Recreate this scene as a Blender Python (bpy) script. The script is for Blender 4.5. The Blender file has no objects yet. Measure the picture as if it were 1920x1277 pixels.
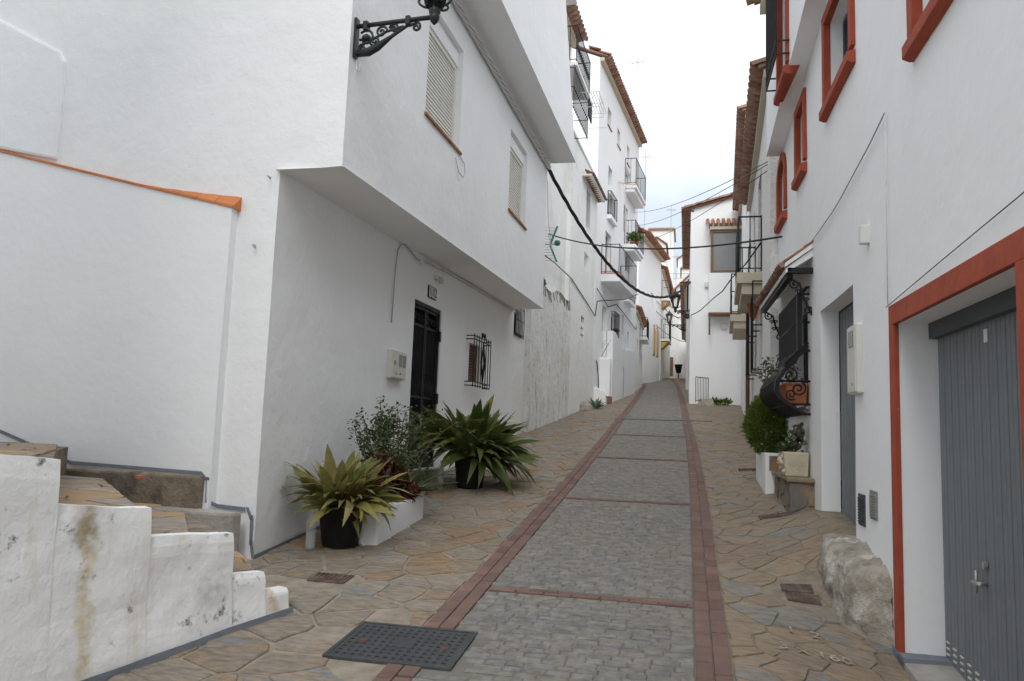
import bpy, math, random
from mathutils import Vector, Matrix, noise
random.seed(7)
rnd = random.random
def U(a, b): return a + (b - a) * rnd()
sc = bpy.context.scene
COL = sc.collection

# ------------------------------------------------------------------ camera
YAW, PIT, ROL, EYE = math.radians(12.8), math.radians(6.5), math.radians(2.1), 1.7
_f = Vector((-math.sin(YAW) * math.cos(PIT), math.cos(YAW) * math.cos(PIT), math.sin(PIT)))
_r = Vector((math.cos(YAW), math.sin(YAW), 0)); _u = _r.cross(_f)
_R = _r * math.cos(ROL) + _u * math.sin(ROL); _U = _u * math.cos(ROL) - _r * math.sin(ROL)
cam = bpy.data.cameras.new('camera'); camo = bpy.data.objects.new('camera', cam); COL.objects.link(camo)
cam.sensor_width = 36.0; cam.lens = 1450.0 / 1920 * 36.0; cam.clip_start = 0.05; cam.clip_end = 2000
m = Matrix((( _R.x, _U.x, -_f.x, 0), (_R.y, _U.y, -_f.y, 0), (_R.z, _U.z, -_f.z, EYE), (0, 0, 0, 1)))
camo.matrix_world = m
sc.camera = camo

# ------------------------------------------------------------------ world, sun, exposure (overcast)
SUN_EL, SUN_AZ = math.radians(41), math.radians(179)
w = bpy.data.worlds.new('World'); sc.world = w; w.use_nodes = True
nt = w.node_tree; nt.nodes.clear()
def wn(t, **k):
    n = nt.nodes.new(t)
    for a, b in k.items(): setattr(n, a, b)
    return n
wout = wn('ShaderNodeOutputWorld'); bgs = wn('ShaderNodeBackground'); bgc = wn('ShaderNodeBackground'); mixs = wn('ShaderNodeMixShader')
sky = wn('ShaderNodeTexSky', sky_type='NISHITA', sun_disc=False, sun_elevation=SUN_EL, sun_rotation=SUN_AZ)
sky.air_density = 1.2; sky.dust_density = 3.0
bgs.inputs['Strength'].default_value = 0.10
nt.links.new(sky.outputs[0], bgs.inputs['Color'])
tc = wn('ShaderNodeTexCoord'); sep = wn('ShaderNodeSeparateXYZ')
nt.links.new(tc.outputs['Generated'], sep.inputs[0])
ramp = wn('ShaderNodeValToRGB')        # cloud deck, brighter towards the zenith as an overcast sky is
ramp.color_ramp.elements[0].position = 0.0; ramp.color_ramp.elements[0].color = (0.42, 0.48, 0.55, 1)
ramp.color_ramp.elements[1].position = 0.62; ramp.color_ramp.elements[1].color = (0.96, 0.99, 1.02, 1)
e = ramp.color_ramp.elements.new(0.25); e.color = (0.47, 0.525, 0.58, 1)
e = ramp.color_ramp.elements.new(0.38); e.color = (0.77, 0.82, 0.87, 1)
ns = wn('ShaderNodeTexNoise'); ns.inputs['Scale'].default_value = 2.2; ns.inputs['Detail'].default_value = 5
nt.links.new(tc.outputs['Generated'], ns.inputs['Vector'])
mr = wn('ShaderNodeMapRange'); mr.inputs['From Min'].default_value = 0.3; mr.inputs['From Max'].default_value = 0.7
mr.inputs['To Min'].default_value = -0.09; mr.inputs['To Max'].default_value = 0.09
nt.links.new(ns.outputs['Fac'], mr.inputs['Value'])
ad = wn('ShaderNodeMath', operation='ADD'); nt.links.new(sep.outputs['Z'], ad.inputs[0]); nt.links.new(mr.outputs[0], ad.inputs[1])
nt.links.new(ad.outputs[0], ramp.inputs[0]); nt.links.new(ramp.outputs[0], bgc.inputs['Color'])
bgc.inputs['Strength'].default_value = 1.25
mixs.inputs[0].default_value = 0.88
nt.links.new(bgs.outputs[0], mixs.inputs[1]); nt.links.new(bgc.outputs[0], mixs.inputs[2]); nt.links.new(mixs.outputs[0], wout.inputs[0])
sun = bpy.data.lights.new('sun', 'SUN'); sun.energy = 0.85; sun.angle = math.radians(28); sun.color = (1, 0.97, 0.93)
suno = bpy.data.objects.new('sun', sun); COL.objects.link(suno)
_sd = Vector((math.sin(SUN_AZ) * math.cos(SUN_EL), math.cos(SUN_AZ) * math.cos(SUN_EL), math.sin(SUN_EL)))
suno.rotation_euler = _sd.to_track_quat('Z', 'Y').to_euler()
vs = sc.view_settings; vs.view_transform = 'Standard'; vs.look = 'None'; vs.gamma = 1; vs.use_curve_mapping = False; vs.exposure = 0.50
sc.cycles.max_bounces = 14; sc.cycles.diffuse_bounces = 9; sc.cycles.glossy_bounces = 3; sc.cycles.transparent_max_bounces = 12

# ------------------------------------------------------------------ materials
M = {}
def mat(name, col, rough=0.8, var=0.06, vscale=3.0, bump=0.0, bscale=20.0, metal=0.0, stain=None, streaks=None, rand=0.0, col2=None, c2scale=2.0, spec=0.3, stretch=None, fine=0.0):
    """procedural surface: colour with noise variation, optional second tone, per piece variation, stains and bump"""
    mt = bpy.data.materials.new(name); mt.use_nodes = True; t = mt.node_tree; N = t.nodes; Lk = t.links
    b = N['Principled BSDF']; b.inputs['Roughness'].default_value = rough; b.inputs['Metallic'].default_value = metal
    b.inputs['Specular IOR Level'].default_value = spec
    geo = N.new('ShaderNodeNewGeometry'); pos = geo.outputs['Position']
    if stretch:
        mp = N.new('ShaderNodeMapping'); mp.inputs['Scale'].default_value = stretch; Lk.new(pos, mp.inputs['Vector']); spos = mp.outputs[0]
    else: spos = pos
    def nz(scale, detail=4, vec=None, rough_=0.55):
        n = N.new('ShaderNodeTexNoise'); n.inputs['Scale'].default_value = scale; n.inputs['Detail'].default_value = detail
        n.inputs['Roughness'].default_value = rough_; Lk.new(vec or pos, n.inputs['Vector']); return n.outputs['Fac']
    def mrng(v, a, b_, c, d):
        n = N.new('ShaderNodeMapRange'); n.inputs[1].default_value = a; n.inputs[2].default_value = b_; n.inputs[3].default_value = c; n.inputs[4].default_value = d
        Lk.new(v, n.inputs[0]); return n.outputs[0]
    def mixc(f, a, b_, bt='MIX'):
        n = N.new('ShaderNodeMix'); n.data_type = 'RGBA'; n.blend_type = bt
        for s, v in ((n.inputs[0], f), (n.inputs[6], a), (n.inputs[7], b_)):
            if hasattr(v, 'is_output'): Lk.new(v, s)
            else: s.default_value = v
        return n.outputs[2]
    c = (*col, 1)
    cur = c
    if rand or col2:
        oi = N.new('ShaderNodeObjectInfo'); a = N.new('ShaderNodeMath'); a.operation = 'ADD'
        Lk.new(oi.outputs['Random'], a.inputs[0]); Lk.new(geo.outputs['Random Per Island'], a.inputs[1])
        fr = N.new('ShaderNodeMath'); fr.operation = 'FRACT'; Lk.new(a.outputs[0], fr.inputs[0]); rv = fr.outputs[0]
    if col2:
        cols = col2 if isinstance(col2[0], (tuple, list)) else [col2]
        if rand:
            cr = N.new('ShaderNodeValToRGB'); cr.color_ramp.interpolation = 'LINEAR'
            allc = [col] + list(cols)
            cr.color_ramp.elements[0].color = (*allc[0], 1); cr.color_ramp.elements[0].position = 0
            cr.color_ramp.elements[1].color = (*allc[-1], 1); cr.color_ramp.elements[1].position = 1
            for i, cc in enumerate(allc[1:-1]):
                e_ = cr.color_ramp.elements.new((i + 1) / (len(allc) - 1)); e_.color = (*cc, 1)
            # blend the per piece value with a veining noise
            v1 = nz(c2scale, 5, spos, 0.65); a2 = N.new('ShaderNodeMath'); a2.operation = 'MULTIPLY_ADD'
            Lk.new(mrng(v1, 0.3, 0.7, -0.5, 0.5), a2.inputs[0]); a2.inputs[1].default_value = 0.75; Lk.new(rv, a2.inputs[2])
            Lk.new(a2.outputs[0], cr.inputs[0]); cur = cr.outputs[0]
        else:
            cur = mixc(mrng(nz(c2scale, 5, spos), 0.4, 0.62, 0, 1), c, (*cols[0], 1))
    if rand:
        h = N.new('ShaderNodeHueSaturation'); Lk.new(mrng(rv, 0, 1, 1 - rand, 1 + rand), h.inputs['Value'])
        if hasattr(cur, 'is_output'): Lk.new(cur, h.inputs['Color'])
        else: h.inputs['Color'].default_value = cur
        cur = h.outputs[0]
    if var:
        g = mrng(nz(vscale, 6, spos), 0.3, 0.7, 1 - var, 1 + var)
        h = N.new('ShaderNodeHueSaturation'); Lk.new(g, h.inputs['Value'])
        if hasattr(cur, 'is_output'): Lk.new(cur, h.inputs['Color'])
        else: h.inputs['Color'].default_value = cur
        cur = h.outputs[0]
    if stain:
        for (scol, scl, lo, hi, amt, strch) in stain:
            mp = N.new('ShaderNodeMapping'); mp.inputs['Scale'].default_value = strch; Lk.new(pos, mp.inputs['Vector'])
            s = mrng(nz(scl, 8, mp.outputs[0], 0.68), lo, hi, 0, amt)
            cur = mixc(s, cur, (*scol, 1))
    for (sx_, sy_, z0_, z1_, wd_, scol, amt) in (streaks or ()):
        sp_ = N.new('ShaderNodeSeparateXYZ'); Lk.new(pos, sp_.inputs[0]); wv = nz(6, 4)
        def mth(op, a, b_=None):
            n = N.new('ShaderNodeMath'); n.operation = op
            for k, v in ((0, a), (1, b_)):
                if v is None: continue
                if hasattr(v, 'is_output'): Lk.new(v, n.inputs[k])
                else: n.inputs[k].default_value = v
            return n.outputs[0]
        dd = mth('ABSOLUTE', mth('ADD', mth('SUBTRACT', sp_.outputs[1], sy_), mth('MULTIPLY', mth('SUBTRACT', wv, .5), .16)))
        across = mrng(dd, wd_ * .3, wd_, 1, 0); up_ = mth('MULTIPLY', mrng(sp_.outputs[2], z0_, z0_ + .1, 0, 1), mrng(sp_.outputs[2], z1_ - .15, z1_, 1, 0))
        cur = mixc(mth('MULTIPLY', mth('MULTIPLY', across, up_), mrng(nz(18, 5), .35, .65, amt * .4, amt)), cur, (*scol, 1))
    if hasattr(cur, 'is_output'): Lk.new(cur, b.inputs['Base Color'])
    else: b.inputs['Base Color'].default_value = cur
    if bump:
        bp = N.new('ShaderNodeBump'); bp.inputs['Strength'].default_value = 1.0; bp.inputs['Distance'].default_value = bump
        Lk.new(nz(bscale, 5, spos, 0.6), bp.inputs['Height'])
        last = bp
        if fine:
            b2 = N.new('ShaderNodeBump'); b2.inputs['Strength'].default_value = 1.0; b2.inputs['Distance'].default_value = fine
            Lk.new(nz(bscale * (4 if bscale < 4 else 6), 4, pos), b2.inputs['Height']); Lk.new(bp.outputs[0], b2.inputs['Normal']); last = b2
        Lk.new(last.outputs[0], b.inputs['Normal'])
    M[name] = mt; return mt
ONE = (1, 1, 1); DRIP = (1, 1, 0.12)
mat('plaster', (0.88, 0.89, 0.895), 0.9, 0.03, 0.7, 0.022, 2.2, fine=0.0012, stain=[((0.70, 0.68, 0.65), 1.1, 0.60, 0.85, 0.30, ONE), ((0.50, 0.47, 0.43), 2.2, 0.66, 0.9, 0.30, DRIP)])
mat('plaster_smooth', (0.88, 0.89, 0.90), 0.9, 0.025, 0.6, 0.014, 2.0, fine=0.0011, stain=[((0.58, 0.56, 0.53), 2.0, 0.64, 0.9, 0.25, DRIP)])
mat('plaster_rough', (0.84, 0.84, 0.825), 0.95, 0.03, 1.0, 0.05, 14.0, fine=0.003)
mat('plaster_old', (0.79, 0.785, 0.76), 0.95, 0.05, 1.2, 0.03, 6.0, fine=0.003, stain=[((0.50, 0.47, 0.41), 1.4, 0.52, 0.8, 0.5, (1, 1, .4)), ((0.13, 0.125, 0.11), 3.2, 0.56, 0.72, 0.7, (1, 1, 0.3)), ((0.15, 0.14, 0.125), 11, 0.56, 0.68, 0.65, (1, 1, .55)), ((0.50, 0.42, 0.30), 0.8, 0.55, 0.8, 0.4, ONE)])
mat('plaster_worn', (0.86, 0.86, 0.84), 0.95, 0.04, 1.0, 0.03, 5.0, fine=0.003, stain=[((0.52, 0.48, 0.41), 1.3, 0.52, 0.8, 0.5, (1, 1, 0.3)), ((0.30, 0.28, 0.24), 4.0, 0.62, 0.75, 0.5, (1, 1, 0.3))])
mat('plaster_stair', (0.82, 0.825, 0.82), 0.95, 0.04, 1.5, 0.02, 4.0, fine=0.0012, streaks=[(-3.0, 3.52, .3, 1.3, .05, (0.55, 0.42, 0.20), .75), (-3.0, 3.53, .95, 1.4, .09, (0.22, 0.16, 0.10), .7), (-2.6, 4.68, .4, .8, .05, (0.45, 0.28, 0.12), .7), (-2.75, 4.25, .55, .85, .12, (0.25, 0.22, 0.18), .45)], stain=[((0.09, 0.075, 0.06), 6.5, 0.60, 0.68, 0.85, ONE), ((0.55, 0.45, 0.28), 2.6, 0.55, 0.72, 0.6, (1, 1, 0.14)), ((0.40, 0.36, 0.30), 3.5, 0.60, 0.8, 0.6, ONE)])
mat('concrete_dark', (0.26, 0.215, 0.16), 0.95, 0.25, 4.0, 0.02, 25, fine=0.002, stain=[((0.09, 0.075, 0.06), 5, 0.45, 0.68, 0.85, ONE), ((0.40, 0.36, 0.29), 3, 0.55, 0.75, 0.6, ONE)])
mat('concrete', (0.38, 0.36, 0.33), 0.95, 0.18, 3.0, 0.012, 25, stain=[((0.22, 0.19, 0.16), 4, 0.5, 0.75, 0.6, ONE)])
mat('grey_paint', (0.20, 0.225, 0.26), 0.8, 0.12, 8.0, 0.006, 30)
mat('red_paint', (0.37, 0.075, 0.040), 0.75, 0.14, 6.0, 0.006, 16, stain=[((0.26, 0.06, 0.04), 5, 0.5, 0.75, 0.5, ONE), ((0.5, 0.22, 0.16), 14, 0.66, 0.74, 0.5, ONE)])
mat('garage_grey', (0.185, 0.205, 0.216), 0.55, 0.05, 5.0, 0.001, 30, stain=[((0.32, 0.32, 0.31), 5, 0.62, 0.74, 0.45, (1, 1, .06)), ((0.11, 0.115, 0.115), 3, 0.55, 0.8, 0.45, (1, 1, .25))])
mat('dark_steel', (0.07, 0.08, 0.09), 0.5, 0.05)
mat('iron', (0.012, 0.012, 0.013), 0.5, 0.1, 8, 0.001, 60)
mat('iron_green', (0.022, 0.032, 0.030), 0.45, 0.2, 20, 0.002, 80)
mat('cast_iron', (0.055, 0.06, 0.063), 0.6, 0.2, 10, 0.002, 120, stain=[((0.20, 0.15, 0.09), 7, 0.6, 0.75, 0.6, ONE)])
mat('rust', (0.095, 0.055, 0.045), 0.85, 0.3, 14, 0.003, 90, col2=(0.14, 0.11, 0.09), c2scale=9)
mat('flag_left', (0.315, 0.21, 0.125), 0.85, 0.30, 11, 0.016, 12, rand=0.12, col2=[(0.265, 0.21, 0.15), (0.235, 0.20, 0.16), (0.25, 0.22, 0.18), (0.27, 0.21, 0.15), (0.185, 0.19, 0.19)], c2scale=4.5, stretch=(1.0, 2.8, 1), fine=0.003, stain=[((0.14, 0.115, 0.09), 7, 0.56, 0.72, 0.55, (1, 2.5, 1)), ((0.36, 0.32, 0.26), 1.2, 0.52, 0.75, 0.45, ONE)])
mat('flag_right', (0.265, 0.21, 0.15), 0.88, 0.28, 11, 0.016, 12, rand=0.10, col2=[(0.28, 0.22, 0.158), (0.262, 0.215, 0.16), (0.29, 0.21, 0.135), (0.235, 0.21, 0.175), (0.19, 0.19, 0.185)], c2scale=5, stretch=(1.0, 2.8, 1), fine=0.003, stain=[((0.14, 0.115, 0.09), 7, 0.56, 0.72, 0.5, (1, 2.5, 1)), ((0.29, 0.24, 0.175), 1.4, 0.45, 0.7, 0.6, ONE)])
mat('flag_tread', (0.40, 0.27, 0.15), 0.85, 0.16, 5, 0.008, 18, rand=0.12, col2=[(0.33, 0.25, 0.17), (0.22, 0.22, 0.215), (0.38, 0.26, 0.15)], c2scale=5, stretch=(1.0, 2.0, 1), fine=0.002)
mat('flag_wall', (0.30, 0.20, 0.11), 0.85, 0.16, 6, 0.012, 16, rand=0.12, col2=[(0.17, 0.17, 0.165), (0.30, 0.22, 0.13), (0.20, 0.19, 0.17)], c2scale=4, stretch=(1, 1, .5), fine=0.002)
mat('mortar_left', (0.30, 0.26, 0.205), 0.95, 0.25, 9, 0.012, 30, col2=(0.265, 0.23, 0.185), c2scale=1.6)
mat('mortar_right', (0.265, 0.218, 0.165), 0.95, 0.25, 9, 0.012, 30, col2=(0.235, 0.20, 0.155), c2scale=1.6)
mat('lane_bed', (0.17, 0.16, 0.14), 0.95, 0.2, 3, 0.006, 40)
mat('sett', (0.185, 0.185, 0.178), 0.88, 0.28, 13, 0.012, 22, rand=0.10, col2=[(0.21, 0.205, 0.19), (0.195, 0.19, 0.178), (0.225, 0.208, 0.18), (0.175, 0.178, 0.175)], c2scale=7, fine=0.002, stain=[((0.245, 0.22, 0.18), 0.9, 0.45, 0.72, 0.5, ONE), ((0.235, 0.205, 0.165), 4.5, 0.50, 0.68, 0.5, (1, 2, 1)), ((0.09, 0.088, 0.08), 11, 0.54, 0.70, 0.6, (1, 2.5, 1))])
mat('red_brick', (0.172, 0.106, 0.089), 0.85, 0.12, 8, 0.003, 60, rand=0.16, col2=[(0.188, 0.118, 0.098), (0.158, 0.104, 0.09), (0.18, 0.108, 0.09)], c2scale=3)
mat('clay_tile', (0.42, 0.16, 0.075), 0.9, 0.2, 10, 0.004, 40, rand=0.25, col2=[(0.36, 0.20, 0.12), (0.30, 0.16, 0.10), (0.44, 0.20, 0.11)], c2scale=6)
mat('clay_dark', (0.31, 0.145, 0.095), 0.9, 0.25, 8, 0.004, 40, rand=0.25, col2=[(0.34, 0.21, 0.15), (0.24, 0.145, 0.11)], c2scale=6)
mat('orange_tile', (0.56, 0.20, 0.07), 0.75, 0.08, 8, 0.002, 30, rand=0.06)
mat('terracotta', (0.46, 0.17, 0.085), 0.85, 0.12, 8, 0.003, 40)
mat('cream_plastic', (0.66, 0.65, 0.60), 0.5, 0.04, 6)
mat('pvc_cream', (0.76, 0.745, 0.69), 0.55, 0.03, 6)
mat('grey_window', (0.24, 0.25, 0.25), 0.25, 0.05, 6)
mat('glass', (0.10, 0.115, 0.12), 0.08, 0.1, 2, spec=0.8)
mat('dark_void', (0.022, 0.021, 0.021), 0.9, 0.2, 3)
mat('wood', (0.20, 0.115, 0.06), 0.7, 0.2, 12, 0.002, 50, stretch=(1, 1, 8))
mat('beige_trim', (0.55, 0.50, 0.40), 0.85, 0.06, 4)
mat('yellow_cloth', (0.52, 0.36, 0.12), 0.85, 0.15, 6)
mat('ochre_paint', (0.55, 0.38, 0.17), 0.85, 0.08, 4)
mat('black_plastic', (0.014, 0.014, 0.015), 0.55, 0.15, 12)
mat('soil', (0.05, 0.035, 0.025), 0.95, 0.3, 20, 0.01, 50)
mat('rock', (0.36, 0.325, 0.27), 0.95, 0.3, 7, 0.03, 16, fine=0.006, stain=[((0.16, 0.14, 0.12), 9, 0.52, 0.66, 0.7, ONE), ((0.70, 0.69, 0.66), 4.0, 0.52, 0.66, 0.75, ONE)])
mat('cream_stone', (0.56, 0.50, 0.38), 0.9, 0.12, 5, 0.006, 30, stain=[((0.28, 0.22, 0.15), 4, 0.58, 0.75, 0.6, ONE)])
mat('speckle', (0.34, 0.27, 0.20), 0.75, 0.1, 6, 0.001, 60, stain=[((0.10, 0.085, 0.07), 42, 0.48, 0.62, 0.8, ONE), ((0.62, 0.56, 0.46), 36, 0.58, 0.66, 0.7, (1.3, 1, 1))])
mat('cable_black', (0.02, 0.02, 0.021), 0.6, 0.1)
mat('cable_white', (0.66, 0.66, 0.65), 0.8, 0.1, 30)
mat('steel', (0.42, 0.42, 0.42), 0.4, 0.06, metal=0.6)
mat('green_metal', (0.03, 0.20, 0.16), 0.5, 0.08)
mat('yellow_metal', (0.55, 0.36, 0.10), 0.5, 0.1)
mat('white_print', (0.75, 0.75, 0.73), 0.7, 0.02)
mat('black_print', (0.02, 0.02, 0.022), 0.7, 0.02)
mat('chalk', (0.46, 0.42, 0.36), 0.95, 0.1, 30, stain=[((0.27, 0.22, 0.165), 22, 0.42, 0.55, 0.9, ONE)])
mat('bark', (0.13, 0.095, 0.06), 0.9, 0.2, 20, 0.004, 60)
def leafmat(name, cols, trans=0.3, rough=0.5):
    mt = bpy.data.materials.new(name); mt.use_nodes = True; t = mt.node_tree; N = t.nodes; Lk = t.links
    b = N['Principled BSDF']; b.inputs['Roughness'].default_value = rough; b.inputs['Specular IOR Level'].default_value = 0.35
    oi = N.new('ShaderNodeObjectInfo'); geo = N.new('ShaderNodeNewGeometry')
    a = N.new('ShaderNodeMath'); a.operation = 'ADD'; Lk.new(oi.outputs['Random'], a.inputs[0]); Lk.new(geo.outputs['Random Per Island'], a.inputs[1])
    n = N.new('ShaderNodeTexNoise'); n.inputs['Scale'].default_value = 14; Lk.new(geo.outputs['Position'], n.inputs['Vector'])
    a3 = N.new('ShaderNodeMath'); a3.operation = 'MULTIPLY_ADD'; Lk.new(n.outputs['Fac'], a3.inputs[0]); a3.inputs[1].default_value = 0.35; Lk.new(a.outputs[0], a3.inputs[2])
    fr = N.new('ShaderNodeMath'); fr.operation = 'FRACT'; Lk.new(a3.outputs[0], fr.inputs[0])
    cr = N.new('ShaderNodeValToRGB'); cr.color_ramp.elements[0].color = (*cols[0], 1); cr.color_ramp.elements[1].color = (*cols[-1], 1)
    for i, c in enumerate(cols[1:-1]): e_ = cr.color_ramp.elements.new((i + 1) / (len(cols) - 1)); e_.color = (*c, 1)
    Lk.new(fr.outputs[0], cr.inputs[0]); Lk.new(cr.outputs[0], b.inputs['Base Color'])
    tr = N.new('ShaderNodeBsdfTranslucent'); Lk.new(cr.outputs[0], tr.inputs[0])
    mx = N.new('ShaderNodeMixShader'); mx.inputs[0].default_value = trans
    Lk.new(b.outputs[0], mx.inputs[1]); Lk.new(tr.outputs[0], mx.inputs[2]); Lk.new(mx.outputs[0], N['Material Output'].inputs[0])
    M[name] = mt
leafmat('leaf_aspidistra', [(0.060, 0.092, 0.020), (0.075, 0.110, 0.024), (0.095, 0.125, 0.030), (0.19, 0.19, 0.055), (0.065, 0.10, 0.022)])
leafmat('leaf_yellow', [(0.11, 0.135, 0.032), (0.20, 0.20, 0.055), (0.33, 0.29, 0.095), (0.38, 0.31, 0.14), (0.13, 0.155, 0.035)])
leafmat('leaf_dark', [(0.035, 0.068, 0.022), (0.05, 0.09, 0.03), (0.075, 0.12, 0.04)])
leafmat('leaf_bush', [(0.075, 0.13, 0.018), (0.11, 0.175, 0.024), (0.15, 0.21, 0.03), (0.055, 0.10, 0.016)])
leafmat('leaf_red', [(0.10, 0.022, 0.018), (0.15, 0.035, 0.025), (0.07, 0.02, 0.018)])
leafmat('leaf_grey', [(0.10, 0.12, 0.07), (0.15, 0.17, 0.11), (0.20, 0.20, 0.14)])
leafmat('leaf_agave', [(0.12, 0.19, 0.12), (0.16, 0.23, 0.15)])
def glassmat(name, col, rough=0.05, alpha=0.7):
    mt = bpy.data.materials.new(name); mt.use_nodes = True; t = mt.node_tree; N = t.nodes; Lk = t.links
    g = N.new('ShaderNodeBsdfGlossy'); g.inputs['Roughness'].default_value = rough; g.inputs['Color'].default_value = (0.9, 0.9, 0.9, 1)
    tr = N.new('ShaderNodeBsdfTransparent'); tr.inputs[0].default_value = (*col, 1)
    lw = N.new('ShaderNodeLayerWeight'); lw.inputs['Blend'].default_value = 0.35
    mx = N.new('ShaderNodeMixShader'); Lk.new(lw.outputs['Fresnel'], mx.inputs[0]); Lk.new(tr.outputs[0], mx.inputs[1]); Lk.new(g.outputs[0], mx.inputs[2])
    Lk.new(mx.outputs[0], N['Material Output'].inputs[0]); M[name] = mt
M['bottle_plastic'] = mat('bottle_plastic', (0.62, 0.66, 0.67), 0.15, 0.05); M['bottle_plastic'].node_tree.nodes['Principled BSDF'].inputs['Alpha'].default_value = 0.24; glassmat('lamp_glass', (0.80, 0.80, 0.76), 0.2)

# ------------------------------------------------------------------ helpers
def V(*a): return Vector(a)
def woff(o):
    p = Vector((0, 0, 0))
    while o is not None: p += o.location; o = o.parent
    return p
def tag(o, label=None, cat=None, group=None, kind=None):
    if label: o['label'] = label
    if cat: o['category'] = cat
    if group: o['group'] = group
    if kind: o['kind'] = kind
    return o
def thing(name, label, cat, loc, group=None):
    o = bpy.data.objects.new(name, None); o.empty_display_size = 0.2; COL.objects.link(o); o.location = loc
    return tag(o, label, cat, group)
class MB:
    def __init__(s): s.v = []; s.f = []
    def p(s, q): s.v.append(tuple(q)); return len(s.v) - 1
    def poly(s, *pts): s.f.append([s.p(q) for q in pts])
    def box8(s, b, t):      # b, t: four points each, same winding
        i = [s.p(q) for q in b] + [s.p(q) for q in t]
        s.f += [[i[3], i[2], i[1], i[0]], [i[4], i[5], i[6], i[7]]]
        for k in range(4): s.f.append([i[k], i[(k + 1) % 4], i[4 + (k + 1) % 4], i[4 + k]])
    def box(s, x0, y0, z0, x1, y1, z1):
        s.box8([(x0, y0, z0), (x1, y0, z0), (x1, y1, z0), (x0, y1, z0)], [(x0, y0, z1), (x1, y0, z1), (x1, y1, z1), (x0, y1, z1)])
    def prism(s, base, top):
        n = len(base); i = [s.p(q) for q in base] + [s.p(q) for q in top]
        s.f.append(i[:n][::-1]); s.f.append(i[n:])
        for k in range(n): s.f.append([i[k], i[(k + 1) % n], i[n + (k + 1) % n], i[n + k]])
    def tube(s, pts, r, n=6, cap=True):
        pts = [Vector(q) for q in pts]; rings = []
        up = Vector((0, 0, 1))
        t0 = (pts[1] - pts[0]).normalized()
        nrm = t0.cross(up) if abs(t0.z) < 0.95 else t0.cross(Vector((1, 0, 0)))
        nrm.normalize()
        for k, q in enumerate(pts):
            t = (pts[min(k + 1, len(pts) - 1)] - pts[max(k - 1, 0)])
            if t.length < 1e-9: t = t0
            t = t.normalized(); nrm = (nrm - t * nrm.dot(t)); nrm.normalize(); bn = t.cross(nrm)
            rr = r[k] if isinstance(r, (list, tuple)) else r
            rings.append([s.p(q + (nrm * math.cos(a) + bn * math.sin(a)) * rr) for a in [2 * math.pi * j / n for j in range(n)]])
        for a, b in zip(rings, rings[1:]):
            for j in range(n): s.f.append([a[j], a[(j + 1) % n], b[(j + 1) % n], b[j]])
        if cap: s.f.append(rings[0][::-1]); s.f.append(rings[-1])
    def lathe(s, prof, c=(0, 0, 0), n=16, a0=0):
        c = Vector(c); rings = []
        for r, z in prof: rings.append([s.p(c + Vector((r * math.cos(a0 + 2 * math.pi * j / n), r * math.sin(a0 + 2 * math.pi * j / n), z))) for j in range(n)])
        for a, b in zip(rings, rings[1:]):
            for j in range(n): s.f.append([a[j], a[(j + 1) % n], b[(j + 1) % n], b[j]])
        s.f.append(rings[0][::-1]); s.f.append(rings[-1])
    def build(s, name, mt, parent=None, smooth=False, origin=None, kind=None, label=None, bevel=0):
        off = woff(parent) if parent else Vector(origin or (0, 0, 0))
        me = bpy.data.meshes.new(name); me.from_pydata([tuple(Vector(q) - off) for q in s.v], [], s.f); me.update()
        mt = mt if isinstance(mt, bpy.types.Material) else M[mt]
        me.materials.append(mt)
        if smooth:
            for p_ in me.polygons: p_.use_smooth = True
        o = bpy.data.objects.new(name, me); COL.objects.link(o)
        if parent: o.parent = parent
        else: o.location = off
        if bevel:
            md = o.modifiers.new('bevel', 'BEVEL'); md.width = bevel; md.segments = 2; md.limit_method = 'ANGLE'; md.angle_limit = 0.7
        if kind: o['kind'] = kind
        if label: o['label'] = label
        return o
def inst(name, mesh, parent, loc, rot=(0, 0, 0), scale=(1, 1, 1), kind=None):
    o = bpy.data.objects.new(name, mesh); COL.objects.link(o); o.parent = parent
    o.location = Vector(loc) - (woff(parent) if parent else Vector((0, 0, 0))); o.rotation_euler = rot; o.scale = scale
    if kind: o['kind'] = kind
    return o
def mesh_of(mb, name, mt, smooth=False):
    me = bpy.data.meshes.new(name); me.from_pydata(mb.v, [], mb.f); me.update(); me.materials.append(M[mt])
    if smooth:
        for p_ in me.polygons: p_.use_smooth = True
    return me
def wob(x, y, z, a=1.0):
    return a * (noise.noise(Vector((x * 0.55 + 3.1, y * 0.55, z * 0.55))) * 0.6 + noise.noise(Vector((x * 1.9, y * 1.9 + 7, z * 1.9))) * 0.3 + noise.noise(Vector((x * 5, y * 5, z * 5 + 2))) * 0.1)
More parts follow.
